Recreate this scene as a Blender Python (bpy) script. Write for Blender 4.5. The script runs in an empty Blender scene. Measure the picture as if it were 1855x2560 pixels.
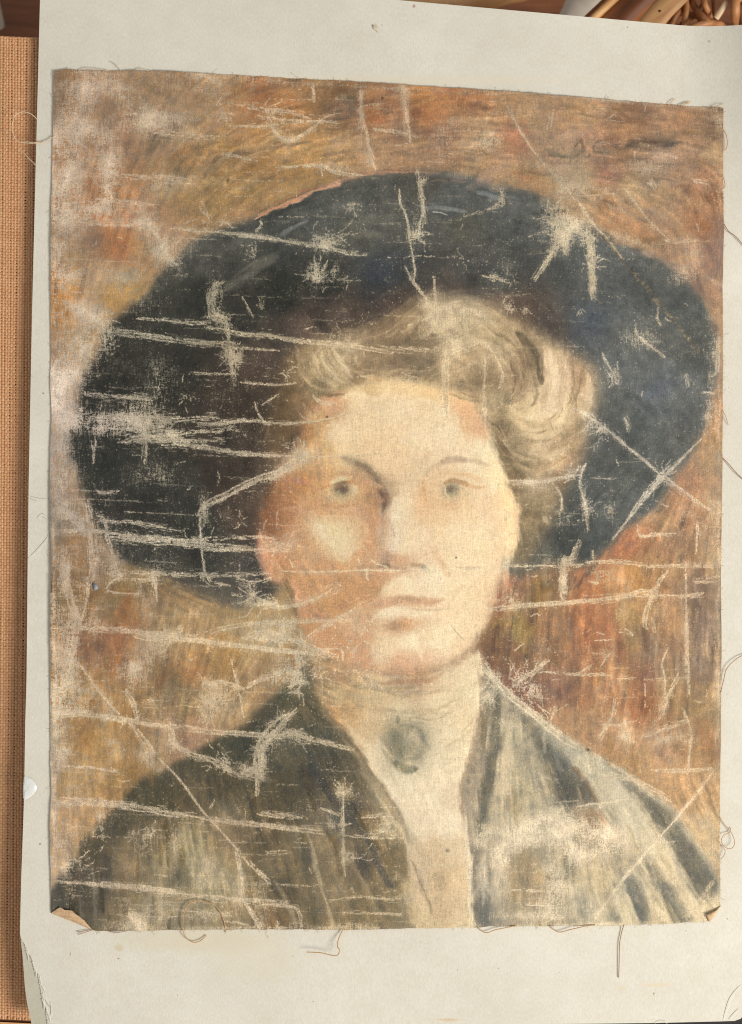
import bpy, bmesh, math, random
import numpy as np
from mathutils import Vector

# ------------------------------------------------------------------ scene, camera, light
S = 0.000275            # metres per unit of the drafting grid (1855 x 2560 units = the framed area, 0.51 x 0.70 m)
H = 0.978               # camera height above the board
scn = bpy.context.scene
C = scn.collection
rng = np.random.default_rng(7)
random.seed(7)

def P(u, v, z=0.0):
    """drafting grid -> metres on the board plane"""
    return Vector(((u - 927.5) * S, (1280 - v) * S, z))

def Q(u, v, z):
    """something seen at grid u,v that lies at height z (below or above the board)"""
    k = (H - z) / H
    return Vector(((u - 927.5) * S * k, (1280 - v) * S * k, z))

cam = bpy.data.cameras.new('camera')
cam.sensor_fit = 'VERTICAL'; cam.sensor_height = 36; cam.sensor_width = 36
cam.lens = 36 * H / (2560 * S)
cam.clip_start = 0.05; cam.clip_end = 50
cam.dof.use_dof = True; cam.dof.focus_distance = H; cam.dof.aperture_fstop = 7.0
cam_ob = bpy.data.objects.new('camera', cam); C.objects.link(cam_ob)
cam_ob.location = (0, 0, H)
scn.camera = cam_ob

world = bpy.data.worlds.new('World'); scn.world = world; world.use_nodes = True
bg = world.node_tree.nodes['Background']
bg.inputs['Color'].default_value = (0.97, 0.99, 1.0, 1); bg.inputs['Strength'].default_value = 0.42

def area(name, loc, target, size, power, col):
    l = bpy.data.lights.new(name, 'AREA'); l.shape = 'RECTANGLE'; l.size, l.size_y = size
    l.energy = power; l.color = col
    o = bpy.data.objects.new(name, l); C.objects.link(o); o.location = loc
    o.rotation_euler = (Vector(target) - Vector(loc)).to_track_quat('-Z', 'Y').to_euler()
    return o
area('window_light', (1.9, -1.0, 1.8), (0.05, -0.05, 0), (0.75, 1.0), 78.0, (1.0, 0.957, 0.885))

scn.cycles.filter_width = 1.1
scn.view_settings.view_transform = 'Standard'
scn.view_settings.look = 'None'
scn.view_settings.exposure = 0.0
scn.view_settings.gamma = 1.0
scn.view_settings.use_curve_mapping = False

# ------------------------------------------------------------------ object helpers
def lin(r, g, b):
    f = lambda c: (c / 255 / 12.92) if c / 255 <= 0.04045 else ((c / 255 + 0.055) / 1.055) ** 2.4
    return (f(r), f(g), f(b), 1.0)

def mesh_obj(name, verts, faces, mat, parent=None, smooth=True):
    me = bpy.data.meshes.new(name)
    me.from_pydata([tuple(v) for v in verts], [], faces)
    if smooth:
        me.polygons.foreach_set('use_smooth', [True] * len(me.polygons))
    me.update()
    o = bpy.data.objects.new(name, me); C.objects.link(o)
    if mat: me.materials.append(mat)
    if parent: o.parent = parent
    return o

def empty(name, loc=(0, 0, 0)):
    o = bpy.data.objects.new(name, None); C.objects.link(o); o.location = loc
    o.empty_display_size = 0.02
    return o

def tag(o, label=None, cat=None, group=None, kind=None):
    if label: o['label'] = label
    if cat: o['category'] = cat
    if group: o['group'] = group
    if kind: o['kind'] = kind
    return o

def catmull(pts, n=8, closed=False):
    p = np.asarray(pts, float)
    if len(p) < 3 and not closed:
        t = np.linspace(0, 1, n * 2)[:, None]
        return p[0] * (1 - t) + p[-1] * t
    out = []
    m = len(p)
    rngs = range(m) if closed else range(m - 1)
    for i in rngs:
        if closed:
            a, b, c, d = p[(i - 1) % m], p[i], p[(i + 1) % m], p[(i + 2) % m]
        else:
            a, b, c, d = p[max(i - 1, 0)], p[i], p[i + 1], p[min(i + 2, m - 1)]
        t = np.linspace(0, 1, n, endpoint=False)[:, None]
        out.append(0.5 * ((2 * b) + (-a + c) * t + (2 * a - 5 * b + 4 * c - d) * t ** 2 + (-a + 3 * b - 3 * c + d) * t ** 3))
    if not closed: out.append(p[-1][None])
    return np.concatenate(out)

def tube_data(path, rad, sides=6, flat=1.0):
    """path: list of Vector; rad: float or list"""
    n = len(path)
    vs, fs = [], []
    up0 = Vector((0, 0, 1))
    for i, p in enumerate(path):
        d = (path[min(i + 1, n - 1)] - path[max(i - 1, 0)])
        if d.length < 1e-9: d = Vector((1, 0, 0))
        d.normalize()
        up = up0 if abs(d.z) < 0.95 else Vector((0, 1, 0))
        sx = d.cross(up).normalized(); sy = sx.cross(d).normalized()
        r = rad[i] if hasattr(rad, '__len__') else rad
        for k in range(sides):
            a = 2 * math.pi * k / sides
            vs.append(p + sx * math.cos(a) * r + sy * math.sin(a) * r * flat)
    for i in range(n - 1):
        for k in range(sides):
            a = i * sides + k; b = i * sides + (k + 1) % sides
            fs.append((a, b, b + sides, a + sides))
    fs.append(tuple(range(sides - 1, -1, -1)))
    fs.append(tuple(range((n - 1) * sides, n * sides)))
    return vs, fs

def new_mat(name, rough=0.8, spec=0.3):
    m = bpy.data.materials.new(name); m.use_nodes = True
    nt = m.node_tree; b = nt.nodes['Principled BSDF']
    b.inputs['Roughness'].default_value = rough
    b.inputs['Specular IOR Level'].default_value = spec
    return m, nt, b

def noise_node(nt, scale, detail=3, rough=0.5, vec=None, stretch=None):
    n = nt.nodes.new('ShaderNodeTexNoise'); n.inputs['Scale'].default_value = scale
    n.inputs['Detail'].default_value = detail; n.inputs['Roughness'].default_value = rough
    if vec is None:
        tc = nt.nodes.new('ShaderNodeTexCoord'); vec = tc.outputs['Object']
    if stretch:
        mp = nt.nodes.new('ShaderNodeMapping'); mp.inputs['Scale'].default_value = stretch
        nt.links.new(vec, mp.inputs['Vector']); vec = mp.outputs['Vector']
    nt.links.new(vec, n.inputs['Vector'])
    return n

def ramp_node(nt, src, stops):
    r = nt.nodes.new('ShaderNodeValToRGB')
    while len(r.color_ramp.elements) < len(stops): r.color_ramp.elements.new(0.5)
    for e, (p, c) in zip(r.color_ramp.elements, stops):
        e.position = p; e.color = c
    nt.links.new(src, r.inputs['Fac'])
    return r

def mix_node(nt, fac, a, b, mode='MIX'):
    m = nt.nodes.new('ShaderNodeMix'); m.data_type = 'RGBA'; m.blend_type = mode
    for sock, v in ((m.inputs[0], fac), (m.inputs[6], a), (m.inputs[7], b)):
        if hasattr(v, 'links'): nt.links.new(v, sock)
        else: sock.default_value = v
    return m.outputs[2]

def bump_node(nt, src, bsdf, strength, dist):
    b = nt.nodes.new('ShaderNodeBump'); b.inputs['Strength'].default_value = strength
    b.inputs['Distance'].default_value = dist
    nt.links.new(src, b.inputs['Height']); nt.links.new(b.outputs['Normal'], bsdf.inputs['Normal'])

def mottled(name, c0, c1, scale=60, rough=0.8, stretch=None, bump=0.3, bdist=0.0005, spec=0.3):
    m, nt, b = new_mat(name, rough, spec)
    n = noise_node(nt, scale, 5, 0.6, stretch=stretch)
    r = ramp_node(nt, n.outputs['Fac'], [(0.3, lin(*c0)), (0.7, lin(*c1))])
    nt.links.new(r.outputs['Color'], b.inputs['Base Color'])
    bump_node(nt, n.outputs['Fac'], b, bump, bdist)
    return m
# ------------------------------------------------------------------ the painted picture (oil on worn linen), computed stroke by stroke
T = 0.8
U0, V0 = 110, 160
PW, PH = int((1820 - U0) * T), int((2340 - V0) * T)

def X(u): return (np.asarray(u, float) - U0) * T
def Y(v): return (np.asarray(v, float) - V0) * T

def box1(a, r, axis):
    if r < 1: return a
    pad = [(0, 0)] * a.ndim; pad[axis] = (r + 1, r)
    c = np.cumsum(np.pad(a, pad, mode='edge'), axis=axis, dtype=np.float64)
    n = a.shape[axis]
    hi = np.take(c, np.arange(2 * r + 1, 2 * r + 1 + n), axis=axis)
    lo = np.take(c, np.arange(0, n), axis=axis)
    return ((hi - lo) / (2 * r + 1)).astype(np.float32)

def kern(a, s, axis):
    r = max(1, int(math.ceil(s * 2.5)))
    k = np.exp(-0.5 * (np.arange(-r, r + 1) / s) ** 2); k /= k.sum()
    pad = [(0, 0)] * a.ndim; pad[axis] = (r, r)
    p = np.pad(a, pad, mode='edge'); out = np.zeros(a.shape, np.float32)
    n = a.shape[axis]
    for i, w in enumerate(k):
        sl = [slice(None)] * a.ndim; sl[axis] = slice(i, i + n)
        out += np.float32(w) * p[tuple(sl)]
    return out

def gauss(a, s, sy=None):
    sx = s; sy = s if sy is None else sy
    for axis, g in ((1, sx), (0, sy)):
        if g <= 0.3: continue
        if g < 3.0: a = kern(a, g, axis)
        else:
            r = max(1, int(round((math.sqrt(4 * g * g + 1) - 1) / 2)))
            for _ in range(3): a = box1(a, r, axis)
    return a

def unit(a):
    return ((a - a.mean()) / a.std()).astype(np.float32)

def rnoise(sx, sy=None):
    return unit(gauss(rng.standard_normal((PH, PW)).astype(np.float32), sx, sy))

def sstep(x): 
    x = np.clip(x, 0, 1); return x * x * (3 - 2 * x)

def parse(s, n):
    return np.array([[float(k) for k in q.split(',')] for q in s.replace('\n', ' ').split(';') if q.strip()]).reshape(-1, n)

def pts(s):
    return [tuple(float(k) for k in q.split(',')) for q in s.split()]

def field(s, soft=13.0, f=8):
    """smooth colour field through colour notes u,v,r,g,b"""
    a = parse(s, 5)
    h, w = PH // f + 2, PW // f + 2
    gx = (np.arange(w) * f) / T + U0; gy = (np.arange(h) * f) / T + V0
    num = np.zeros((h, w, 3)); den = np.zeros((h, w, 1))
    for u, v, r, g, b in a:
        d2 = (gx[None, :] - u) ** 2 + (gy[:, None] - v) ** 2
        wt = (1.0 / (d2 + soft ** 2) ** 1.9)[..., None]
        num += wt * np.array([r, g, b]); den += wt
    return upsample((num / den).astype(np.float32), f)

def upsample(c, f):
    xi = np.arange(PW) / f; yi = np.arange(PH) / f
    x0 = xi.astype(int); y0 = yi.astype(int)
    fx = (xi - x0).astype(np.float32); fy = (yi - y0).astype(np.float32)
    sh = (1,) * (c.ndim - 2)
    fx = fx.reshape((1, PW) + sh); fy = fy.reshape((PH, 1) + sh)
    c0 = c[:, x0] * (1 - fx) + c[:, x0 + 1] * fx
    return c0[y0] * (1 - fy) + c0[y0 + 1] * fy

def mask_poly(p, soft, smooth=True):
    q = catmull(p, 6, True) if smooth else np.asarray(p, float)
    x, y = X(q[:, 0]), Y(q[:, 1]); m = int(soft * T * 3) + 3
    x0, x1 = int(max(x.min() - m, 0)), int(min(x.max() + m + 1, PW))
    y0, y1 = int(max(y.min() - m, 0)), int(min(y.max() + m + 1, PH))
    w, h = x1 - x0, y1 - y0
    acc = np.zeros((h, w + 1), np.int32)
    for i in range(len(x)):
        ax, ay, bx, by = x[i] - x0, y[i] - y0, x[(i + 1) % len(x)] - x0, y[(i + 1) % len(x)] - y0
        if ay == by: continue
        if ay > by: ax, ay, bx, by = bx, by, ax, ay
        r = np.arange(max(int(math.ceil(ay)), 0), min(int(math.ceil(by)), h))
        if len(r) == 0: continue
        xx = ax + (r - ay) * (bx - ax) / (by - ay)
        acc[r, np.clip(np.ceil(xx), 0, w).astype(int)] ^= 1
    mk = (np.cumsum(acc, axis=1)[:, :w] % 2).astype(np.float32)
    return gauss(mk, soft * T), (slice(y0, y1), slice(x0, x1))

def poly(img, p, col, soft=6, op=1.0, smooth=True):
    if isinstance(p, str): p = pts(p)
    m, sl = mask_poly(p, soft, smooth)
    m = (m * op)[..., None]
    src = col[sl] if isinstance(col, np.ndarray) and col.ndim == 3 else np.array(col, np.float32)
    img[sl] = img[sl] * (1 - m) + src * m

def dab(img, u, v, ru, rv, col, op=0.8, ang=0.0):
    R = max(ru, rv) * 2.2
    x0, x1 = int(max(X(u - R), 0)), int(min(X(u + R) + 1, PW)); y0, y1 = int(max(Y(v - R), 0)), int(min(Y(v + R) + 1, PH))
    if x1 <= x0 or y1 <= y0: return
    gx = np.arange(x0, x1)[None, :] / T + U0 - u; gy = np.arange(y0, y1)[:, None] / T + V0 - v
    c, s = math.cos(math.radians(ang)), math.sin(math.radians(ang))
    a = (gx * c + gy * s) / ru; b = (-gx * s + gy * c) / rv
    m = np.exp(-(a * a + b * b) * 0.9).astype(np.float32) * op
    if img.ndim == 2:
        img[y0:y1, x0:x1] = 1 - (1 - img[y0:y1, x0:x1]) * (1 - m)
    else:
        img[y0:y1, x0:x1] = img[y0:y1, x0:x1] * (1 - m[..., None]) + np.array(col, np.float32) * m[..., None]

def stroke(img, p, width, col, op=0.8, soft=None, taper=True, n=6):
    if isinstance(p, str): p = pts(p)
    q = catmull(p, n); x, y = X(q[:, 0]), Y(q[:, 1])
    wd = width * T; sf = (soft if soft is not None else width * 0.6) * T
    m = wd + sf + 2
    x0, x1 = int(max(x.min() - m, 0)), int(min(x.max() + m + 1, PW)); y0, y1 = int(max(y.min() - m, 0)), int(min(y.max() + m + 1, PH))
    if x1 <= x0 or y1 <= y0: return
    gx = np.arange(x0, x1, dtype=np.float32)[None, :]; gy = np.arange(y0, y1, dtype=np.float32)[:, None]
    best = np.full((y1 - y0, x1 - x0), 1e9, np.float32); tt = np.zeros_like(best)
    for i in range(len(x) - 1):
        dx, dy = x[i + 1] - x[i], y[i + 1] - y[i]; L2 = dx * dx + dy * dy + 1e-6
        t = np.clip(((gx - x[i]) * dx + (gy - y[i]) * dy) / L2, 0, 1)
        d = (gx - x[i] - t * dx) ** 2 + (gy - y[i] - t * dy) ** 2
        k = d < best; best[k] = d[k]; tt[k] = (i + t[k]) / (len(x) - 1)
    d = np.sqrt(best)
    ww = wd / 2 * (np.sqrt(np.clip(4 * tt * (1 - tt), 0, 1)) * 0.75 + 0.25 if taper else 1.0)
    m = (sstep((ww + sf / 2 - d) / sf) * op)[..., None]
    img[y0:y1, x0:x1] = img[y0:y1, x0:x1] * (1 - m) + np.array(col, np.float32) * m
BG = field('''
150,230,128,88,55;250,250,160,118,85;350,210,150,112,78;450,220,148,106,70;550,200,158,118,80;300,330,148,106,78;420,330,128,100,78;500,300,158,116,76;600,240,163,112,66;650,220,145,85,48;620,290,158,96,52;
700,200,138,92,58;760,230,150,103,62;720,260,162,96,46;850,230,132,92,58;870,265,105,78,60;930,280,152,88,46;1000,260,150,94,58;1060,240,166,102,50;1120,240,172,102,55;1200,240,150,90,50;1080,290,168,96,48;1000,330,140,98,72;1100,340,132,92,72;1200,320,165,124,88;1180,380,140,104,72;
640,330,166,114,62;560,350,166,119,67;700,330,172,124,70;480,380,150,106,62;560,420,150,110,62;640,400,161,110,58;700,420,150,106,56;780,390,165,117,62;850,370,172,127,80;950,370,165,121,83;1050,370,150,111,78;
480,460,148,108,58;560,500,145,106,56;620,480,160,117,62;430,480,140,103,65;600,540,160,112,70;780,450,150,108,62;
300,520,155,103,60;250,540,172,100,58;320,530,164,100,66;200,560,160,122,92;280,600,168,98,52;300,620,168,94,52;240,600,128,92,72;180,620,150,112,76;350,620,160,110,62;400,600,160,118,86;260,690,165,128,90;310,710,168,118,54;150,730,170,105,46;160,760,172,105,46;280,740,168,118,56;220,780,180,142,108;200,850,162,120,74;150,900,160,122,92;150,1000,165,130,102;140,1100,170,136,108;140,1150,158,122,92;150,1220,148,116,90;
1270,240,160,112,70;1330,280,165,123,82;1290,350,168,102,70;1400,300,165,118,82;1450,280,165,121,78;1540,280,132,92,67;1600,290,127,89,65;1560,310,163,107,66;1700,300,162,108,72;1780,320,112,82,62;1680,330,165,114,76;1350,340,140,108,82;1480,340,165,114,82;1420,400,150,118,87;1520,380,138,92,65;1600,390,118,90,70;1650,370,122,95,78;1720,400,150,108,82;1780,390,178,134,87;1280,440,165,123,82;1330,450,157,110,68;1450,440,150,123,90;1520,430,152,96,72;1580,470,168,134,90;1620,460,128,103,80;1700,440,140,103,78;1760,450,148,98,72;1600,520,165,119,78;1540,540,168,108,66;1500,580,165,114,73;1450,520,165,128,93;1650,500,155,117,80;1760,520,152,96,62;1740,560,160,96,58;1680,560,155,111,78;1600,580,162,106,65;1720,640,165,118,82;1760,640,128,88,74;1750,700,122,90,74;1780,720,155,108,78;1790,800,165,117,80;
1795,1000,167,118,82;1790,1150,165,121,78;1780,1250,162,114,72;1720,1220,157,103,70;1720,1300,150,98,67;1650,1310,160,117,76;1700,1350,128,92,67;1630,1330,160,96,58;1560,1370,168,92,56;1780,1350,150,113,82;
1250,1480,152,86,60;1300,1450,140,92,70;1340,1470,125,92,48;1290,1580,125,98,46;1400,1570,137,92,62;1400,1430,98,72,54;1460,1440,170,94,54;1480,1480,184,102,54;1570,1450,175,114,56;1540,1470,167,108,62;1580,1440,178,114,50;1620,1420,150,104,62;1700,1400,145,99,68;1740,1450,122,92,72;1780,1400,150,119,82;
1460,1560,170,94,53;1500,1570,164,92,54;1560,1530,160,118,65;1480,1640,152,86,50;1420,1680,135,88,62;1340,1640,113,78,56;1270,1620,110,72,52;1300,1720,122,74,62;1540,1620,152,86,50;1580,1600,140,104,60;1620,1620,128,98,78;1680,1560,160,111,70;1740,1560,112,88,70;1750,1650,112,88,74;1660,1700,135,104,72;1540,1700,167,106,58;1460,1740,152,95,58;1400,1730,120,76,60;1600,1750,152,84,46;1580,1780,150,80,48;1610,1690,136,84,60;1540,1800,172,118,72;1480,1800,165,117,72;1420,1790,165,117,78;1700,1760,150,111,70;1760,1760,155,117,75;1560,1850,167,118,72;1640,1860,167,117,80;1720,1860,157,106,62;1780,1860,147,96,56;1600,1900,172,124,72;1700,1950,180,131,82;1740,1900,167,119,70;1780,1950,175,130,82;1770,2080,185,150,102;1600,1960,172,126,78;
140,1310,130,104,78;190,1380,135,93,56;200,1420,130,90,52;240,1430,123,95,74;280,1400,128,100,72;150,1500,118,93,62;190,1490,118,82,46;300,1470,123,89,46;280,1510,128,103,68;310,1530,155,97,50;380,1520,135,103,70;350,1450,123,95,58;200,1620,130,82,58;250,1620,128,84,60;300,1600,152,84,48;290,1640,152,92,50;160,1650,140,104,62;360,1610,155,118,82;420,1570,150,114,68;500,1550,155,117,72;580,1550,155,119,68;640,1570,165,129,80;420,1680,128,95,60;490,1680,165,102,52;530,1660,140,103,60;570,1640,162,114,56;620,1640,165,124,67;640,1680,140,104,68;430,1720,112,92,66;480,1740,150,117,72;560,1760,150,118,78;200,1720,150,107,62;260,1740,165,118,66;300,1760,150,106,58;150,1800,150,114,78;200,1830,157,108,55;260,1840,167,121,64;330,1830,150,106,58;400,1830,150,114,78;450,1840,128,92,67;500,1850,150,111,80;180,1950,158,120,72;250,1930,167,121,64;300,1950,157,111,56;180,2040,165,124,82;200,2080,175,129,78;150,2100,165,129,92;160,2150,178,138,98;280,2000,155,110,60
''', 20)
HAT = field('''
300,950,44,45,43;450,950,43,43,41;250,1150,43,47,46;450,1200,48,50,47;600,800,48,49,47;600,650,62,63,59;500,650,70,69,65;700,600,60,62,60;800,560,64,66,64;900,500,72,73,70;950,560,75,74,67;1000,600,70,69,65;900,580,80,77,66;1000,660,53,58,66;960,680,46,57,74;800,700,43,46,45;700,740,40,45,41;1050,450,70,65,57;1130,520,74,77,78;1150,560,80,76,61;1250,500,76,79,80;1350,560,70,72,73;1280,620,60,63,64;1180,680,64,63,64;1250,700,64,69,70;1400,650,64,69,70;1500,700,73,77,79;1600,700,72,77,78;1700,760,74,79,79;1480,800,68,79,92;1560,820,80,87,89;1650,850,80,85,83;1740,870,68,73,72;1600,950,88,94,97;1640,980,82,93,108;1550,1000,78,84,83;1700,1000,86,91,92;1600,1100,68,75,75;1500,1050,73,77,77;1500,1180,76,82,82;1560,1250,76,83,83;1450,1250,60,69,72;1480,1320,64,71,73;1420,1350,60,67,67;1330,1380,85,84,74;1600,1180,70,77,76;1700,1120,80,83,81;
600,1000,60,45,38;620,1050,62,46,40;560,950,62,49,43;640,930,78,54,43;600,1150,68,50,42;650,900,87,64,50;550,1180,62,49,41;560,1100,58,47,41;580,1250,77,56,46;620,1280,93,66,52;400,1250,45,47,46;500,1300,45,47,46;400,1370,50,53,52;500,1400,50,51,50;620,1450,75,69,65;560,1480,84,76,65;640,1430,60,57,55;470,1450,74,67,58;380,700,66,66,60;420,760,50,52,48;520,740,48,50,46;350,820,50,50,46;
800,800,70,55,49;760,820,100,70,58;850,800,88,65,54;1000,760,84,62,55;1130,730,78,63,58;700,850,70,57,50;1250,760,112,80,60;1300,790,95,66,52;1350,830,73,60,55;700,900,84,62,50;760,880,90,68,50;720,1000,70,52,42;720,1080,80,56,42;690,1130,88,62,48;660,1200,84,62,48
''')
HAIR = field('''
720,880,120,88,58;780,920,152,122,80;840,910,167,140,102;790,970,122,102,74;870,870,160,128,98;950,880,125,96,74;900,940,140,108,78;960,830,108,82,68;1040,800,140,108,76;1000,900,108,87,75;1060,900,103,89,78;1100,780,180,150,114;1150,800,188,160,116;1200,790,170,139,102;1230,830,160,129,88;1130,850,158,132,96;1060,870,108,89,73;1160,930,165,129,92;1200,960,138,108,78;1260,880,165,134,97;1300,900,150,113,80;1290,960,150,113,82;1260,1000,138,118,90;1330,900,95,80,68;1370,900,204,162,114;1380,960,207,166,124;1430,930,165,118,87;1460,950,150,108,77;1470,980,195,154,108;1440,1010,192,150,98;1380,1020,175,139,108;1340,1020,206,170,118;1290,1040,202,165,107;1400,1030,212,176,118;1360,1070,202,160,102;1320,1060,192,155,102;1260,1070,138,113,82;1450,1070,150,118,82;1300,1110,150,124,90;1350,1110,192,155,112;1420,1110,167,124,82;1380,1150,182,139,92;1300,1160,128,108,80;1440,1150,140,98,72;1350,1180,165,129,92;1260,1130,92,78,62;1290,1200,108,82,62;1400,1200,118,88,67;1330,1210,158,134,104;1350,1250,128,107,77;1330,1290,113,92,70;1420,1230,88,76,66;1310,1300,120,98,72;1320,1340,98,86,68;700,950,82,62,50;750,1000,110,78,56;690,1060,84,60,46;700,1000,74,55,44;1100,940,150,120,86;850,960,180,145,100;930,960,165,132,95
''')
FACE = field('''
900,1000,236,206,160;1000,1020,241,213,168;960,1000,233,204,160;1100,1030,243,215,168;1120,1080,244,217,172;1180,1020,224,172,124;1195,1060,222,166,118;1160,990,218,168,124;1200,1120,246,221,175;900,1060,239,209,160;850,1080,241,211,165;860,1130,236,203,154;800,1130,205,153,104;760,1080,170,112,68;800,1040,185,133,86;830,1010,203,152,108;820,990,190,122,90;780,1000,165,102,74;700,1120,120,80,50;740,1150,190,138,92;950,1140,236,201,154;1000,1150,236,201,154;1050,1100,244,216,170;1180,1150,244,217,172;1240,1200,246,216,168;1040,1180,224,193,150;1000,960,215,180,138;920,970,205,168,122;1080,970,215,178,132;
700,1220,163,105,66;750,1200,175,113,68;680,1300,125,80,52;720,1280,170,108,70;660,1230,92,65,46;800,1200,186,124,78;850,1220,198,150,106;900,1220,187,124,82;930,1270,192,128,86;800,1270,192,129,86;760,1280,202,140,98;880,1280,212,155,112;
850,1340,226,202,154;740,1350,187,123,82;730,1400,176,117,80;680,1390,194,125,88;665,1380,203,126,88;700,1440,176,118,78;760,1410,197,140,98;800,1400,192,129,88;930,1350,203,140,98;940,1300,197,133,96;930,1250,168,116,80;760,1460,187,126,80;850,1450,192,128,84;800,1500,187,126,80;900,1480,190,128,84;750,1500,192,123,86;860,1520,187,123,80;950,1430,203,141,104;930,1410,190,138,102;
990,1280,240,218,178;980,1350,240,220,182;1010,1250,239,212,168;960,1340,216,184,148;1030,1350,244,216,172;1000,1380,240,215,172;965,1395,184,133,107;1000,1405,203,148,111;955,1250,140,98,74;
1120,1330,245,217,170;1200,1350,247,219,172;1150,1400,246,216,170;1230,1400,245,215,168;1100,1280,236,197,146;1060,1250,228,179,132;
1020,1460,245,220,178;1080,1450,246,222,180;980,1480,238,206,160;1150,1480,245,215,168;930,1460,192,130,86;
980,1530,240,215,174;1000,1563,208,156,116;1020,1600,245,220,175;1100,1600,246,221,175;960,1620,236,206,160;900,1600,200,140,100;880,1560,200,152,114;800,1590,197,132,90;850,1620,187,122,80;900,1650,192,130,94;1000,1655,210,155,118;1050,1660,218,168,130;760,1580,187,122,78;1150,1560,246,216,168;1200,1500,246,214,166;1170,1640,233,196,150;1250,1400,235,200,155;1275,1300,236,200,158;1270,1240,232,196,150;1225,1500,225,185,140
''')
NECK = field('''
800,1640,160,124,82;760,1660,142,112,78;820,1700,175,143,97;850,1740,196,165,114;900,1720,196,165,117;950,1740,207,176,127;870,1790,207,160,103;830,1780,186,138,86;1000,1700,207,170,128;1020,1720,196,165,124;1080,1700,222,186,140;1050,1690,194,147,106;1120,1690,232,202,155;1160,1700,236,209,160;1100,1750,233,206,158;1000,1780,226,199,150;930,1800,217,181,130;1150,1800,236,206,155;1120,1830,236,211,165;900,1840,217,181,130;950,1880,233,209,165;1080,1900,239,216,172;1120,1900,239,215,168;1000,1950,239,217,175;1080,2000,237,213,172;1130,2000,229,201,160;1050,2050,233,209,168;1120,2060,239,216,175;1090,2130,212,181,135;1140,2120,226,196,150;1060,2150,207,176,132;1100,2200,207,173,125;1150,2200,226,191,140;1100,2280,207,176,130;1150,2290,222,189,140;1060,2200,196,165,124;840,1680,185,140,98
''')
COAT = field('''
560,1880,52,56,54;650,1850,44,49,49;700,1800,58,60,59;760,1850,60,62,59;720,1900,70,70,64;800,1930,46,51,58;640,1950,64,62,56;560,1960,66,60,52;450,1920,60,58,53;480,2000,78,70,59;400,1990,57,57,51;340,2010,57,57,53;300,2060,60,58,55;260,2080,64,62,58;230,2120,68,64,58;330,2100,100,86,67;260,2160,70,64,60;200,2180,64,62,63;170,2230,60,60,63;230,2250,68,66,63;310,2150,122,98,73;400,2080,95,83,67;420,2160,142,125,96;470,2110,158,146,110;480,2140,158,146,112;455,2170,90,86,74;520,2120,142,120,86;560,2080,130,108,82;580,2140,142,120,88;620,2100,95,82,67;660,2100,83,73,61;560,2200,150,134,103;520,2230,140,129,100;400,2260,140,124,98;300,2280,112,96,75;350,2300,130,117,93;450,2300,130,118,96;600,2280,130,111,85;650,2230,108,92,69;700,2230,78,69,58;680,2290,105,83,63;750,2280,97,84,66;780,2200,110,94,71;800,2100,135,111,82;760,2130,84,77,67;720,2140,112,94,69;830,2060,75,75,73;860,2150,125,104,77;850,2250,125,104,77;900,2150,55,57,66;940,2120,97,82,61;920,2050,110,90,67;870,1980,88,78,63;880,2020,58,60,66;940,2000,125,109,86;980,2060,150,129,98;960,2180,115,97,71;1000,2250,120,104,77;940,2280,115,99,75;880,2290,112,97,74;740,1720,80,78,66;700,1740,56,60,56;760,1780,76,72,62;720,2000,64,60,54;650,2030,72,66,56
''')
COATR = field('''
1195,1900,150,133,114;1185,1990,164,143,120;1270,1760,130,122,108;1275,1830,168,154,126;1290,1950,150,138,110;1265,2000,160,142,114;1310,2000,156,142,114;1330,1900,140,130,112;1250,1900,202,178,142;1260,1960,198,174,138;1410,1860,150,145,132;1470,1920,172,162,138;1530,1990,192,178,150;1560,2060,190,176,148;1520,2060,165,154,132;1480,2060,130,104,86;1500,2090,132,112,94;1600,2110,202,184,150;1660,2180,210,186,146;1720,2260,212,188,148;1560,2130,150,140,120;1500,2130,166,150,124;1400,2080,150,138,118;1300,2080,158,146,122;1250,2070,160,146,122;1220,2120,150,134,116;1200,2200,158,144,128;1200,2280,110,108,104;1230,2210,176,160,138;1300,2170,146,126,98;1350,2200,148,126,98;1310,2240,150,130,104;1380,2160,164,150,126;1420,2160,136,126,108;1470,2180,170,152,120;1450,2260,166,156,136;1490,2200,188,164,124;1400,2260,150,138,118;1540,2210,170,158,134;1570,2290,200,182,144;1740,2290,212,188,148;1340,2300,170,152,124;1640,2290,188,166,128
''')

img = BG.copy()
# --- hat
HATP = '367,733 403,680 451,639 487,599 556,570 640,541 738,493 803,466 887,444 997,430 1100,428 1165,436 1235,462 1290,472 1345,490 1380,510 1405,545 1467,566 1515,592 1551,612 1595,624 1650,653 1705,693 1749,740 1774,790 1789,860 1787,933 1778,987 1767,1050 1745,1097 1723,1144 1679,1195 1654,1254 1624,1282 1577,1309 1544,1342 1529,1360 1486,1399 1464,1417 1413,1402 1340,1422 1288,1440 1200,1400 900,1350 720,1440 690,1480 650,1508 575,1515 502,1484 450,1456 400,1432 334,1414 297,1394 272,1360 232,1310 217,1240 195,1180 170,1138 168,1094 195,1030 196,985 215,925 246,880 268,815 315,775'
poly(img, HATP, HAT, 8)  # hat field is lighter to the right: veiling glare held in the colour
# soft under-brim fade at the lower left
stroke(img, '430,1438 520,1482 590,1505 660,1500', 34, (96, 84, 66), .45, 30)
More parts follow.
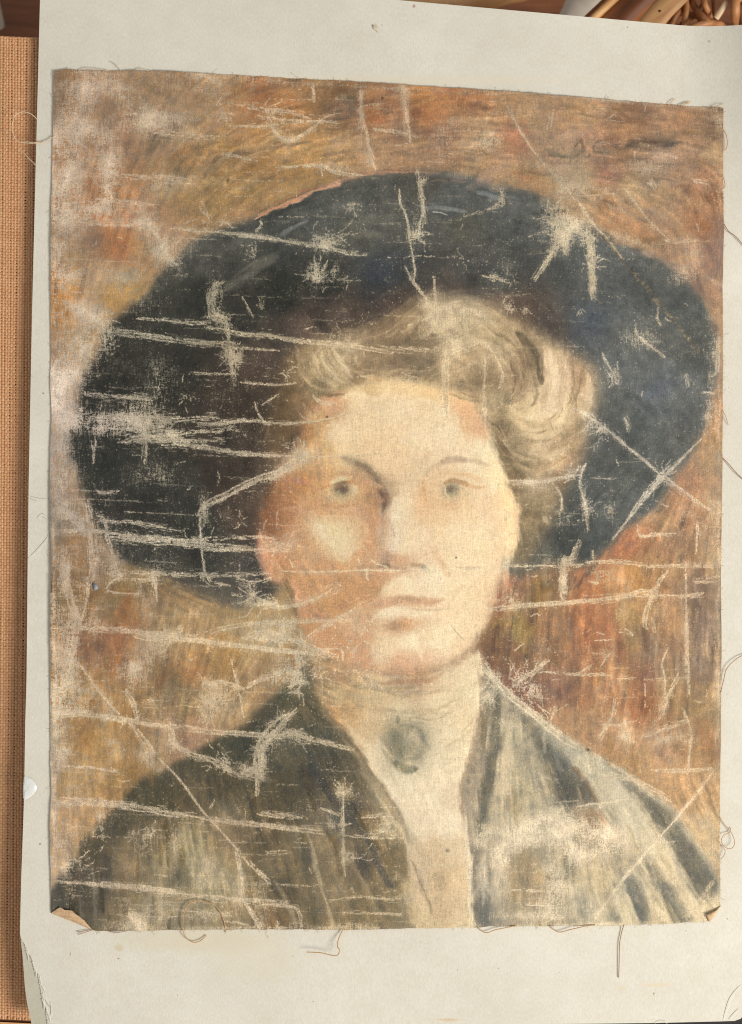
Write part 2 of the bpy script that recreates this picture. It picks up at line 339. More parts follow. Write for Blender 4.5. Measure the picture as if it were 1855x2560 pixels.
# crown and brim lights
stroke(img, '636,548 690,518 740,497 790,475 850,457', 10, (226, 130, 74), .9, 5)
stroke(img, '680,512 745,482 800,464', 5, (186, 88, 60), .6, 4)
stroke(img, '800,464 870,446 960,431 1040,430 1100,433', 9, (190, 118, 84), .6, 7)
stroke(img, '860,440 950,424 1040,426', 5, (150, 78, 58), .5, 5)
stroke(img, '1070,434 1130,440 1180,444', 14, (92, 90, 86), .6, 12)
stroke(img, '1075,450 1130,452 1165,450', 9, (140, 92, 74), .5, 8)
stroke(img, '1045,512 1075,517 1130,524 1165,530', 11, (146, 148, 148), .5, 10)
stroke(img, '1076,528 1095,531 1118,536', 5, (206, 200, 184), .65, 4)
stroke(img, '1190,478 1225,487 1258,502', 8, (140, 148, 152), .5, 9)
stroke(img, '700,592 730,570 768,548', 10, (118, 122, 128), .6, 9)
stroke(img, '560,725 600,700 640,668 690,640', 24, (118, 108, 88), .6, 18)
stroke(img, '540,640 600,605 660,590', 26, (92, 88, 78), .4, 20)
stroke(img, '640,690 760,690 860,700', 30, (46, 50, 46), .4, 28)
stroke(img, '870,560 940,548 1010,560', 26, (92, 86, 72), .4, 22)
stroke(img, '880,590 930,582 960,590', 14, (128, 108, 84), .4, 12)
stroke(img, '1100,560 1160,575 1200,580', 22, (92, 86, 66), .5, 18)
stroke(img, '880,650 960,640 1040,655', 26, (48, 56, 68), .4, 24)
stroke(img, '690,560 780,530 860,520 980,512', 14, (84, 86, 84), .4, 14)
stroke(img, '660,545 720,520 770,500', 10, (44, 48, 46), .5, 8)
stroke(img, '1285,480 1340,500 1385,520', 18, (78, 82, 84), .5, 12)
stroke(img, '1560,985 1610,1010 1660,1065', 16, (58, 64, 64), .55, 12)  # dark line along the standing fold, its shading put into the colour
dab(img, 1640, 975, 42, 24, (80, 92, 116), .5, -20); dab(img, 1480, 800, 30, 24, (64, 78, 100), .5)
dab(img, 1670, 1010, 40, 40, (100, 106, 106), .4)
stroke(img, '290,905 340,930 400,985', 18, (62, 62, 58), .4, 16)
stroke(img, '1500,780 1650,980 1560,1280', 40, (96, 102, 102), .18, 40)
stroke(img, '1775,820 1785,900 1775,980', 12, (112, 110, 100), .4, 12)

# --- hair behind the face
poly(img, '700,930 730,870 790,850 860,835 920,810 990,780 1040,748 1110,735 1180,745 1230,765 1290,800 1340,830 1400,860 1450,900 1490,930 1488,1000 1470,1080 1455,1150 1420,1210 1400,1260 1360,1330 1320,1400 1280,1420 1250,1300 1230,1130 1180,1020 1060,980 900,980 820,1000 760,1060 700,1130 670,1160 660,1080 690,1000', HAIR, 13)

# --- face
FACEP = '745,1100 762,1035 800,1000 860,972 930,955 1000,948 1070,958 1130,975 1180,1000 1212,1055 1232,1110 1254,1152 1268,1206 1291,1261 1292,1336 1278,1391 1252,1446 1230,1508 1216,1552 1187,1603 1150,1640 1100,1662 1040,1676 960,1678 900,1665 830,1650 770,1610 748,1560 738,1510 728,1450 690,1462 664,1430 648,1385 646,1330 655,1260 690,1190 720,1140'
poly(img, FACEP, FACE, 8)
# --- neck and collar
poly(img, '735,1630 780,1620 850,1655 930,1678 1040,1682 1120,1668 1178,1632 1200,1625 1207,1690 1205,1750 1190,1823 1172,1896 1153,1954 1154,2010 1162,2060 1168,2115 1172,2225 1176,2330 1030,2330 1010,2181 1000,2064 979,1998 924,1922 884,1860 847,1816 796,1750 755,1700', NECK, 6)
# shadow under the chin and folds of the collar
stroke(img, '830,1640 900,1668 980,1672 1060,1668 1110,1645', 22, (206, 154, 116), .42, 22)
stroke(img, '920,1668 990,1678 1060,1672 1100,1660', 11, (196, 142, 106), .45, 13)
stroke(img, '950,1705 1010,1700 1070,1698 1110,1682', 13, (180, 132, 92), .65, 10)
stroke(img, '870,1712 960,1722 1040,1712', 14, (162, 138, 98), .5, 14)
stroke(img, '900,1760 980,1775 1080,1775 1140,1745', 9, (196, 164, 118), .5, 8)
stroke(img, '960,1730 1040,1738 1100,1722', 9, (188, 156, 112), .5, 8)
stroke(img, '1010,1790 1080,1796 1130,1775', 5, (196, 168, 126), .6, 5)
stroke(img, '1150,1830 1180,1800 1195,1770', 6, (210, 176, 128), .6, 6)
stroke(img, '1110,1865 1150,1845 1180,1820', 8, (214, 184, 138), .5, 8)
stroke(img, '860,1800 900,1850 930,1880 1000,1960', 16, (230, 202, 156), .4, 18)
stroke(img, '900,1690 870,1740 865,1790', 20, (190, 150, 100), .35, 20)

# --- coat, left side
COATP = '778,1690 755,1665 735,1690 699,1721 660,1760 630,1787 600,1815 538,1844 465,1890 400,1926 334,1960 300,2005 264,2037 235,2070 205,2105 184,2140 158,2176 130,2222 110,2290 110,2340 1040,2340 1024,2250 1018,2181 1016,2110 1010,2064 979,1998 924,1922 884,1860 847,1816 796,1750'
poly(img, COATP, COAT, 7)
stroke(img, '905,1925 960,2000 1010,2070 1050,2130', 26, (170, 150, 116), .5, 24)
stroke(img, '860,1850 910,1915 960,1985 1010,2050', 13, (150, 134, 108), .55, 12)
stroke(img, '800,1760 850,1830 900,1895 930,1935', 16, (128, 106, 78), .5, 14)
stroke(img, '940,1985 990,2060 1040,2140', 10, (196, 172, 134), .45, 9)
stroke(img, '1010,2060 1040,2120 1070,2200 1090,2260', 12, (196, 168, 126), .4, 12)
stroke(img, '1028,2150 1055,2215 1078,2280', 6, (142, 122, 92), .5, 6)
stroke(img, '1040,2190 1062,2245 1090,2300', 5, (146, 124, 92), .6, 5)
stroke(img, '1010,2200 1030,2260 1050,2330', 46, (188, 162, 124), .6, 30)
stroke(img, '790,1900 810,1970 850,2020 890,2060 920,2110 945,2160 980,2215', 20, (54, 58, 68), .8, 12)
stroke(img, '800,1930 822,1985 852,2010', 16, (44, 50, 60), .6, 12)
stroke(img, '780,1990 830,2090 890,2200 930,2290', 20, (104, 88, 66), .5, 16)
stroke(img, '840,2080 890,2180 930,2270', 12, (142, 118, 88), .45, 10)
stroke(img, '770,2080 800,2200 830,2320', 11, (172, 152, 116), .55, 9)
stroke(img, '752,2085 770,2190 788,2320', 22, (70, 66, 56), .55, 16)
stroke(img, '700,2110 725,2200 760,2320', 15, (74, 67, 56), .55, 12)
stroke(img, '690,2200 720,2260 745,2320', 14, (160, 138, 106), .5, 12)
stroke(img, '810,2110 838,2200 850,2310', 15, (140, 116, 84), .45, 12)
stroke(img, '895,2180 930,2250 950,2320', 10, (150, 128, 96), .45, 9)
stroke(img, '870,2240 890,2280 910,2320', 18, (90, 80, 64), .5, 14)
stroke(img, '840,2300 850,2240 830,2180', 10, (84, 76, 64), .35, 9)
stroke(img, '670,2260 690,2300 710,2330', 24, (108, 82, 62), .5, 16)
stroke(img, '630,2140 660,2210 690,2250', 18, (86, 74, 58), .5, 14)
stroke(img, '660,2060 690,2140 710,2180', 14, (110, 92, 70), .4, 12)
stroke(img, '455,2120 440,2170 465,2200', 20, (86, 82, 72), .6, 14)
stroke(img, '400,2140 395,2200 400,2260', 18, (152, 134, 102), .4, 16)
stroke(img, '375,2130 365,2190 360,2240', 16, (82, 76, 66), .45, 14)
stroke(img, '325,2090 315,2160 310,2230', 16, (128, 104, 78), .5, 14)
stroke(img, '290,2230 285,2280 280,2325', 20, (108, 92, 72), .5, 16)
stroke(img, '310,2240 310,2290', 12, (72, 66, 60), .5, 10)
stroke(img, '382,2240 380,2310', 10, (66, 64, 60), .6, 9)
stroke(img, '425,2290 424,2325', 9, (76, 72, 66), .6, 8)
stroke(img, '480,2270 478,2318', 10, (82, 76, 68), .6, 8)
stroke(img, '505,2290 500,2322', 9, (96, 88, 76), .5, 8)
dab(img, 475, 2125, 34, 42, (160, 148, 112), .75); dab(img, 500, 2170, 30, 40, (152, 138, 108), .5)
dab(img, 400, 2110, 45, 24, (78, 72, 62), .45, -20)
stroke(img, '520,2060 560,2100 600,2160', 18, (138, 112, 82), .45, 16)
stroke(img, '640,2075 665,2120', 26, (74, 68, 60), .5, 20)

# --- coat, right side
COATRP = '1178,2340 1172,2225 1168,2115 1162,2060 1154,2010 1153,1954 1172,1896 1190,1823 1203,1750 1205,1690 1212,1660 1241,1700 1296,1758 1369,1811 1456,1870 1504,1894 1559,1924 1595,1953 1640,1985 1679,2015 1708,2056 1741,2110 1778,2165 1800,2205 1830,2260 1830,2340'
poly(img, COATRP, COATR, 5)
stroke(img, '1241,1740 1236,1850 1224,1930 1208,2005 1194,2090', 34, (72, 75, 74), .8, 20)
stroke(img, '1196,2060 1186,2140 1184,2220', 20, (92, 92, 90), .55, 14)
stroke(img, '1222,1690 1216,1760 1206,1830 1188,1900 1170,1955', 20, (124, 112, 98), .7, 11)
stroke(img, '1192,1880 1178,1960 1170,2040 1168,2080', 18, (158, 138, 116), .6, 12)
stroke(img, '1208,2225 1204,2280 1208,2325', 38, (84, 88, 94), .75, 20)
stroke(img, '1212,2130 1205,2200 1208,2260', 12, (186, 172, 152), .5, 10)
stroke(img, '1225,2140 1222,2230', 14, (132, 124, 112), .5, 12)
stroke(img, '1262,1740 1264,1850 1258,1960 1250,2060', 20, (196, 174, 140), .55, 16)
stroke(img, '1290,1840 1292,1930 1300,2010', 16, (140, 130, 104), .4, 14)
stroke(img, '1320,1880 1345,1960 1365,2030', 9, (190, 172, 140), .4, 9)
stroke(img, '1258,1985 1260,2050', 6, (104, 108, 98), .55, 6)
poly(img, '1298,1786 1322,1800 1350,1838 1395,1875 1430,1915 1462,1958 1492,2004 1445,2014 1396,2010 1382,1960 1362,1900 1330,1840', (66, 71, 75), 9, .88)
stroke(img, '1430,1915 1455,1945 1490,2000', 14, (92, 70, 58), .6, 12)
dab(img, 1415, 1970, 24, 34, (46, 54, 62), .5)
stroke(img, '1448,2022 1480,2060 1500,2090', 36, (132, 104, 84), .75, 18)
stroke(img, '1490,2030 1512,2062', 8, (172, 92, 66), .5, 9)
stroke(img, '1380,1830 1430,1880 1490,1950 1540,2030', 26, (160, 150, 130), .5, 20)
stroke(img, '1440,1890 1510,1960 1560,2040', 16, (194, 178, 148), .45, 14)
poly(img, '1504,1895 1545,1925 1590,1962 1640,2002 1678,2030 1705,2075 1745,2130 1782,2180 1798,2205 1785,2235 1748,2250 1715,2195 1682,2130 1645,2075 1608,2020 1560,1955', (84, 85, 83), 7, .88)
stroke(img, '1620,2010 1660,2060', 30, (62, 68, 72), .5, 20); dab(img, 1740, 2170, 40, 30, (72, 76, 80), .5, 50)
stroke(img, '1740,2230 1700,2180', 20, (140, 128, 108), .4, 18)
stroke(img, '1640,2110 1690,2190 1740,2290', 24, (206, 182, 144), .65, 14)
stroke(img, '1668,2120 1712,2210 1752,2290', 8, (170, 160, 142), .5, 8)
poly(img, '1590,2128 1625,2150 1660,2195 1690,2240 1726,2304 1700,2306 1672,2280 1640,2235 1616,2190', (96, 96, 90), 7, .85)
dab(img, 1665, 2235, 24, 32, (78, 82, 86), .6, 60); dab(img, 1702, 2298, 18, 8, (72, 82, 90), .7)
poly(img, '1556,2205 1572,2182 1594,2205 1612,2255 1620,2302 1590,2306 1575,2262', (84, 90, 94), 6, .85)
poly(img, '1522,2272 1536,2258 1552,2278 1552,2304 1524,2305', (116, 117, 110), 6, .8)
stroke(img, '1562,2225 1580,2270 1590,2312', 11, (202, 180, 142), .6, 8)
stroke(img, '1615,2190 1650,2260 1668,2312', 14, (204, 180, 140), .55, 10)
dab(img, 1425, 2160, 18, 34, (124, 116, 102), .65); dab(img, 1310, 2190, 36, 60, (146, 124, 96), .6); dab(img, 1350, 2230, 24, 30, (132, 108, 84), .5)
stroke(img, '1456,2230 1460,2312', 10, (112, 112, 108), .45, 9)
stroke(img, '1480,2160 1490,2230', 14, (204, 178, 132), .5, 12)

for k in range(260):
    if k % 2: u = rng.uniform(180, 1000); v = rng.uniform(max(1800, 2250 - (u - 130) * .7), 2310); a = math.radians(88 - 22 * max(0, (u - 500) / 500))
    else: u = rng.uniform(1190, 1780); v = rng.uniform(max(1760, 1720 + (u - 1250) * .88), 2305); a = math.radians(92 - 36 * (u - 1200) / 600)
    if k % 2 and u > 780 and v < 1800 + (u - 780) * 1.45: continue
    col = img[min(int(Y(v)), PH - 1), min(int(X(u)), PW - 1)] + rng.normal(0, 17) + np.array([3, 1, -2])
    l = rng.uniform(18, 60)
    stroke(img, [(u - math.cos(a) * l, v - math.sin(a) * l), (u + rng.normal(0, 3), v), (u + math.cos(a) * l, v + math.sin(a) * l)], rng.uniform(5, 15), np.clip(col, 40, 225), rng.uniform(.3, .6), 7, True, 3)
poly(img, '1046,2345 1040,2250 1030,2180 1040,2110 1080,2080 1140,2080 1164,2110 1172,2225 1178,2345', NECK, 8, .85)
stroke(img, '1162,2040 1168,2120 1173,2220 1176,2320', 13, (240, 220, 182), .55, 9)
stroke(img, '1030,2150 1056,2215 1085,2290', 5, (140, 122, 94), .5, 5); stroke(img, '1012,2080 1045,2150 1075,2230', 10, (226, 200, 158), .4, 9)
# --- brooch
dab(img, 1014, 1856, 58, 62, (150, 138, 108), .45); dab(img, 1016, 1856, 46, 54, (126, 120, 94), .85); dab(img, 985, 1862, 22, 44, (112, 108, 84), .6)
stroke(img, '1000,1815 1040,1812 1060,1845 1052,1880 1015,1900', 14, (134, 126, 100), .5, 13)
dab(img, 1027, 1848, 22, 27, (180, 162, 126), .8); dab(img, 1030, 1838, 10, 9, (194, 174, 138), .5)
stroke(img, '985,1902 1010,1920 1042,1920', 18, (114, 112, 86), .7, 11); stroke(img, '1042,1895 1062,1878 1078,1858', 8, (170, 154, 120), .5, 10)
stroke(img, '992,1788 992,1808', 10, (128, 120, 94), .6, 8)
dab(img, 1130, 1868, 14, 10, (216, 188, 146), .5)

# --- features of the face
dab(img, 720, 1180, 40, 36, (178, 116, 72), .55); dab(img, 760, 1150, 60, 22, (214, 172, 124), .5, -10)
dab(img, 700, 1270, 44, 60, (166, 106, 68), .5); dab(img, 690, 1330, 30, 50, (150, 96, 64), .4)
dab(img, 836, 1340, 74, 66, (222, 176, 128), .5)
poly(img, '774,1300 790,1290 812,1300 836,1306 862,1300 880,1306 872,1330 888,1342 880,1366 866,1392 846,1404 826,1388 812,1366 796,1346 782,1326', (230, 204, 158), 13, .8)
dab(img, 800, 1316, 22, 24, (238, 216, 172), .7); dab(img, 842, 1352, 26, 24, (228, 206, 158), .7); dab(img, 856, 1386, 14, 16, (234, 206, 162), .6)
stroke(img, '815,1300 840,1288 870,1284', 15, (222, 178, 128), .5, 12); stroke(img, '875,1300 905,1310 915,1335 900,1360', 18, (222, 172, 126), .55, 16); stroke(img, '868,1360 890,1340 905,1318', 10, (230, 192, 146), .5, 10)
dab(img, 828, 1330, 16, 12, (214, 192, 144), .4)
stroke(img, '785,1285 830,1278 880,1285', 10, (196, 134, 92), .6, 10)
stroke(img, '800,1395 840,1415 875,1410', 16, (196, 134, 96), .5, 14)
stroke(img, '880,1400 915,1365 935,1330', 22, (204, 142, 98), .5, 16)
stroke(img, '925,1290 935,1340 930,1390', 18, (192, 128, 88), .55, 14)
# left eye
dab(img, 850, 1224, 54, 26, (200, 148, 100), .6)
stroke(img, '806,1222 830,1206 855,1196 878,1192', 14, (216, 184, 134), .5, 11)
stroke(img, '826,1238 850,1246 880,1238 892,1218', 12, (216, 182, 134), .5, 11)
dab(img, 880, 1220, 13, 10, (214, 182, 134), .55); dab(img, 822, 1228, 12, 8, (206, 166, 116), .5)
dab(img, 853, 1222, 44, 36, (214, 172, 122), .5); poly(img, [(852 + 18 * math.cos(k * .63), 1222 + 15 * math.sin(k * .63)) for k in range(10)], (140, 114, 90), 5, .8); dab(img, 852, 1222, 23, 19, (142, 114, 90), .7); dab(img, 851, 1220, 14, 11, (112, 84, 66), .7); dab(img, 846, 1228, 6, 5, (168, 146, 112), .5)
stroke(img, '826,1211 850,1205 872,1206', 8, (120, 92, 68), .45, 8)
stroke(img, '800,1224 815,1212 832,1206', 6, (190, 120, 72), .6, 6)
stroke(img, '862,1204 882,1202 890,1210', 5, (176, 106, 66), .7, 5)
stroke(img, '815,1200 850,1186 890,1194 915,1220', 6, (196, 134, 88), .5, 8)
stroke(img, '800,1262 850,1266 900,1258', 7, (184, 122, 80), .5, 8)
stroke(img, '822,1209 842,1199 866,1194', 10, (228, 204, 158), .6, 8); stroke(img, '866,1206 880,1204 892,1209', 8, (186, 124, 84), .6, 6); stroke(img, '796,1222 812,1217 826,1211', 7, (192, 124, 78), .6, 6)
dab(img, 884, 1224, 10, 14, (220, 192, 148), .55); dab(img, 838, 1240, 18, 9, (206, 174, 126), .5)
dab(img, 854, 1224, 13, 7, (98, 82, 68), .5)
# left brow running into the side of the nose
stroke(img, '858,1144 895,1160 925,1178 948,1208 957,1240 956,1264', 31, (138, 106, 82), .66, 22)
stroke(img, '885,1154 917,1172 942,1200', 17, (114, 88, 68), .42, 15)
stroke(img, '950,1225 960,1255 954,1290', 12, (112, 82, 66), .55, 11)
stroke(img, '956,1290 956,1330 950,1370', 14, (176, 132, 104), .6, 14)
# nose
stroke(img, '990,1250 984,1300 980,1350 986,1375', 26, (241, 222, 184), .7, 16)
stroke(img, '1018,1240 1022,1300 1024,1370', 12, (240, 210, 164), .5, 12)
dab(img, 982, 1364, 22, 16, (240, 218, 180), .7)
dab(img, 965, 1388, 22, 14, (186, 136, 110), .6); dab(img, 998, 1392, 18, 11, (206, 144, 104), .55)
stroke(img, '925,1418 965,1416 1005,1416 1035,1412 1062,1414', 13, (172, 128, 100), .7, 10)
dab(img, 962, 1412, 20, 8, (130, 100, 80), .6); dab(img, 948, 1360, 16, 34, (204, 158, 120), .5)
stroke(img, '975,1405 1000,1412 1020,1408', 10, (220, 168, 126), .5, 10)
stroke(img, '1050,1417 1066,1419', 8, (150, 142, 120), .6, 7); stroke(img, '1140,1417 1175,1418 1210,1416', 6, (196, 174, 138), .5, 7)
stroke(img, '1076,1366 1092,1392 1110,1418 1122,1440', 16, (222, 176, 130), .5, 14)
stroke(img, '1100,1390 1108,1410', 8, (206, 162, 124), .3, 8)
# right eye
dab(img, 1105, 1225, 62, 42, (238, 198, 150), .55)
stroke(img, '1058,1196 1056,1222 1070,1256', 18, (216, 164, 114), .7, 13)
stroke(img, '1058,1220 1066,1250', 9, (196, 142, 96), .6, 8)
dab(img, 1127, 1224, 40, 30, (232, 196, 148), .5); poly(img, [(1128 + 19 * math.cos(k * .63), 1224 + 17 * math.sin(k * .63)) for k in range(10)], (150, 122, 96), 5, .75); dab(img, 1128, 1224, 23, 20, (156, 126, 98), .7); dab(img, 1125, 1221, 14, 12, (124, 94, 74), .7)
stroke(img, '1108,1206 1132,1200 1160,1206 1168,1214', 10, (156, 104, 68), .75, 8)
stroke(img, '1160,1206 1190,1218 1214,1214', 8, (216, 162, 110), .65, 8)
dab(img, 1158, 1236, 18, 9, (220, 192, 146), .6)
stroke(img, '1100,1262 1125,1268 1150,1262', 14, (220, 174, 124), .5, 14)
stroke(img, '1130,1186 1170,1186 1200,1196', 8, (228, 182, 132), .5, 8); stroke(img, '1070,1210 1090,1200', 8, (228, 186, 140), .5, 8)
stroke(img, '1058,1190 1080,1168 1110,1154', 13, (206, 172, 132), .6, 12)
stroke(img, '1100,1153 1135,1147 1168,1151', 18, (172, 132, 112), .65, 13)
stroke(img, '1166,1150 1195,1154 1218,1162', 12, (196, 166, 132), .6, 10)
dab(img, 1110, 1290, 16, 60, (240, 200, 148), .4, 12)
dab(img, 1124, 1226, 12, 8, (116, 100, 78), .5)
stroke(img, '1108,1206 1128,1201 1146,1206', 12, (178, 132, 92), .6, 9); stroke(img, '1142,1204 1154,1206 1164,1216', 9, (202, 148, 104), .65, 6)
stroke(img, '1110,1212 1112,1232 1118,1240', 4, (236, 212, 172), .6, 3); dab(img, 1112, 1260, 26, 10, (214, 166, 120), .5); dab(img, 1140, 1236, 16, 10, (196, 168, 126), .5)
stroke(img, '1080,1190 1115,1180 1160,1186 1200,1204', 9, (226, 178, 132), .5, 9); stroke(img, '1085,1244 1120,1254 1160,1248', 9, (220, 176, 130), .45, 10)
dab(img, 1095, 1180, 40, 14, (222, 184, 142), .4, -15); dab(img, 900, 1190, 34, 16, (190, 136, 98), .45, 30)
dab(img, 968, 1330, 14, 50, (200, 156, 122), .45)
# mouth and chin
stroke(img, '912,1511 945,1508 980,1502 1010,1500 1050,1503 1096,1504', 25, (196, 138, 102), .75, 15)
stroke(img, '975,1503 1005,1497 1045,1500', 15, (158, 112, 88), .45, 13)
stroke(img, '1060,1500 1090,1500 1110,1498', 10, (206, 158, 118), .5, 10)
stroke(img, '915,1514 940,1514 970,1514', 10, (206, 146, 106), .4, 11)
stroke(img, '955,1478 985,1456 1020,1440', 14, (244, 220, 176), .6, 14)
stroke(img, '940,1538 985,1528 1040,1534 1080,1532', 20, (243, 219, 178), .75, 14)
dab(img, 1002, 1563, 38, 14, (190, 130, 92), .85); dab(img, 985, 1562, 20, 11, (164, 116, 86), .6); dab(img, 1030, 1560, 18, 8, (212, 150, 108), .5)
dab(img, 1020, 1605, 50, 26, (246, 222, 178), .5)
stroke(img, '868,1560 880,1600 900,1640', 24, (200, 140, 104), .4, 20)
# ear and jaw
stroke(img, '652,1330 650,1380 664,1425 690,1448', 22, (206, 128, 92), .6, 14)
stroke(img, '680,1400 700,1430 692,1450', 14, (206, 148, 108), .5, 12)
stroke(img, '728,1448 738,1480 746,1512', 11, (206, 134, 98), .7, 9)
stroke(img, '714,1450 726,1480 732,1510 740,1545', 12, (112, 84, 62), .6, 11)
stroke(img, '690,1290 680,1340 690,1390', 18, (136, 88, 60), .4, 16)
stroke(img, '1292,1260 1293,1330 1280,1390', 12, (226, 180, 138), .5, 12)
stroke(img, '1302,1290 1304,1350 1290,1400', 14, (112, 96, 78), .4, 14)
stroke(img, '1262,1420 1236,1490 1212,1555', 14, (214, 166, 124), .5, 14)
stroke(img, '1195,1600 1160,1640 1110,1665', 14, (226, 188, 146), .4, 16)
dab(img, 1120, 1672, 50, 20, (232, 202, 156), .6)
fp_ = pts(FACEP); fpm, fsl = mask_poly(fp_, 2)
for k in range(260):
    u, v = rng.uniform(690, 1280), rng.uniform(960, 1660)
    yy, xx = int(Y(v)) - fsl[0].start, int(X(u)) - fsl[1].start
    if not (0 <= yy < fpm.shape[0] and 0 <= xx < fpm.shape[1]) or fpm[yy, xx] < .9: continue
    near = min(math.hypot(u - 852, (v - 1215) * 1.2), math.hypot(u - 1126, (v - 1215) * 1.2), math.hypot((u - 1000) * .7, v - 1530), math.hypot(u - 975, v - 1400))
    if near < 58: continue
    col = img[int(Y(v)), int(X(u))] + rng.normal(0, 6) + np.array([rng.normal(0, 3), 0, rng.normal(0, 4)])
    a = math.radians(rng.choice([95, 85, 20, -30, 60]) + rng.normal(0, 18)); l = rng.uniform(14, 40)
    stroke(img, [(u - math.cos(a) * l, v - math.sin(a) * l), (u + rng.normal(0, 5), v + rng.normal(0, 5)), (u + math.cos(a) * l, v + math.sin(a) * l)], rng.uniform(7, 16), np.clip(col, 90, 250), rng.uniform(.3, .6), 8, True, 3)
for s_, w_, c_, o_ in [('850,1000 880,985 920,990 950,1005', 12, (246, 220, 176), .5), ('905,1010 935,1000 965,1012 975,1030', 8, (226, 194, 146), .45), ('1010,1010 1050,1000 1090,1015 1120,1045', 14, (247, 222, 178), .5), ('980,1060 1040,1045 1100,1060', 8, (228, 198, 150), .4), ('870,1080 930,1065 1000,1075', 10, (230, 198, 150), .35), ('850,1110 900,1120 960,1112', 10, (228, 194, 146), .4),
                       ('1180,1240 1230,1260 1260,1310', 14, (238, 204, 158), .45), ('1130,1460 1180,1440 1230,1400', 16, (248, 222, 178), .4), ('1100,1580 1150,1550 1190,1500', 16, (248, 224, 182), .4)]:
    stroke(img, s_, w_, c_, o_, w_ * .8)
# temple reds
dab(img, 828, 1010, 22, 22, (206, 138, 106), .6); dab(img, 1180, 1030, 26, 42, (222, 166, 122), .55, -20); dab(img, 1200, 1070, 16, 20, (222, 160, 118), .5)

# --- hair strands
for s, w, c, o in [
    ('745,905 760,945 800,970 850,972', 9, (176, 144, 96), .55), ('770,890 785,930 815,955 850,965', 7, (186, 158, 110), .5),
    ('800,880 812,915 835,940 862,955', 9, (196, 172, 124), .55), ('820,872 840,905 860,925', 6, (120, 98, 66), .5),
    ('838,880 856,910 872,930', 9, (178, 158, 118), .5), ('760,960 800,985 860,985', 7, (104, 92, 74), .5),
    ('720,900 735,950 780,985 830,990', 8, (118, 92, 62), .5), ('735,880 742,930 770,965', 6, (96, 74, 54), .5), ('790,885 800,920 822,948', 4, (112, 88, 58), .55), ('812,880 826,912 850,938', 4, (128, 102, 68), .5),
    ('890,920 920,945 960,950', 10, (186, 138, 90), .5), ('860,900 900,925 950,935', 10, (122, 92, 72), .5),
    ('900,860 950,850 1010,800 1060,770', 12, (150, 112, 80), .4), ('950,870 1010,850 1050,800', 10, (96, 76, 64), .45),
    ('1000,830 1040,800 1080,770 1130,755', 12, (168, 134, 98), .5), ('1020,870 1060,840 1100,830', 12, (92, 80, 68), .5),
    ('1100,800 1150,780 1200,785 1240,815', 18, (206, 180, 138), .5), ('1120,870 1180,835 1240,840 1275,875', 14, (190, 162, 116), .5),
    ('1130,900 1180,870 1240,880 1270,920', 9, (186, 152, 108), .45), ('1140,930 1190,905 1215,935', 9, (196, 160, 116), .5),
    ('1150,950 1190,960 1230,945', 10, (122, 94, 68), .45), ('1125,985 1180,1000 1220,1000', 8, (128, 104, 82), .5),
    ('1290,830 1325,865 1345,910 1350,960', 17, (70, 64, 58), .8), ('1335,940 1342,985 1325,1015', 10, (104, 88, 72), .55),
    ('1240,830 1290,870 1310,920 1300,975', 8, (112, 86, 64), .45), ('1260,860 1295,900 1298,950', 5, (176, 142, 104), .5), ('1275,900 1290,940 1280,985', 5, (104, 80, 60), .5), ('1300,930 1306,960 1296,1000', 5, (176, 140, 100), .5),
    ('1368,870 1372,930 1372,980 1345,1020', 22, (212, 170, 124), .6), ('1400,880 1402,950 1390,1010', 16, (196, 154, 110), .45), ('1360,870 1362,920', 9, (224, 178, 132), .5),
    ('1455,905 1450,960 1430,1010', 9, (118, 86, 62), .5), ('1478,940 1474,1000 1462,1040', 8, (206, 166, 118), .6), ('1430,920 1432,970 1415,1020', 8, (132, 98, 70), .45),
    ('1275,1020 1310,1040 1350,1030 1395,1000', 14, (212, 178, 124), .5), ('1290,1060 1340,1075 1390,1055 1420,1010', 14, (218, 180, 124), .55), ('1410,1000 1412,1035 1390,1065', 12, (222, 186, 132), .5),
    ('1250,1040 1290,1085 1350,1100 1410,1080', 8, (160, 126, 88), .45), ('1245,1060 1270,1110 1310,1130 1370,1125', 9, (168, 142, 104), .45),
    ('1250,1090 1290,1140 1350,1150 1420,1110', 9, (196, 158, 112), .5), ('1280,1160 1340,1175 1400,1140', 9, (176, 136, 92), .5), ('1370,1170 1410,1140 1450,1110', 6, (150, 106, 70), .5),
    ('1265,1120 1280,1170 1320,1200', 12, (98, 84, 66), .5), ('1240,1090 1255,1140 1275,1200 1292,1250', 12, (92, 78, 62), .55), ('1275,1005 1290,985 1300,1000', 5, (150, 120, 80), .5),
    ('1255,1018 1272,1022 1290,1010 1310,1000', 4, (176, 120, 68), .6), ('1228,1060 1250,1080 1255,1110', 6, (98, 74, 56), .5),
    ('1300,1230 1350,1240 1400,1225', 12, (140, 118, 84), .4), ('1310,1270 1350,1275 1390,1260', 9, (150, 128, 92), .35), ('1320,1310 1340,1330 1350,1370', 8, (132, 110, 80), .4), ('1355,1290 1365,1305', 12, (196, 168, 128), .5),
    ('880,790 940,770 1000,755', 14, (92, 64, 54), .45), ('960,800 1000,785 1040,760', 8, (104, 80, 60), .5)]:
    stroke(img, s, w, c, o, w * .7)
for k in range(70):      # loose fine hairs that follow the curls
    a = rng.uniform(0, 1); cx, cy, r0 = [(1200, 930, 95), (1330, 1010, 110), (830, 890, 90), (1330, 1080, 110), (1100, 830, 80)][k % 5]
    th = rng.uniform(-0.6, 3.4); r = r0 * rng.uniform(.45, 1.0); ln = rng.uniform(.35, .8)
    path = [(cx + r * math.cos(th + j * ln / 3), cy + r * .8 * math.sin(th + j * ln / 3)) for j in range(4)]
    c = [(212, 180, 132), (110, 86, 62), (168, 132, 90)][k % 3]
    stroke(img, path, 3.4, c, .35, 3, True, 3)

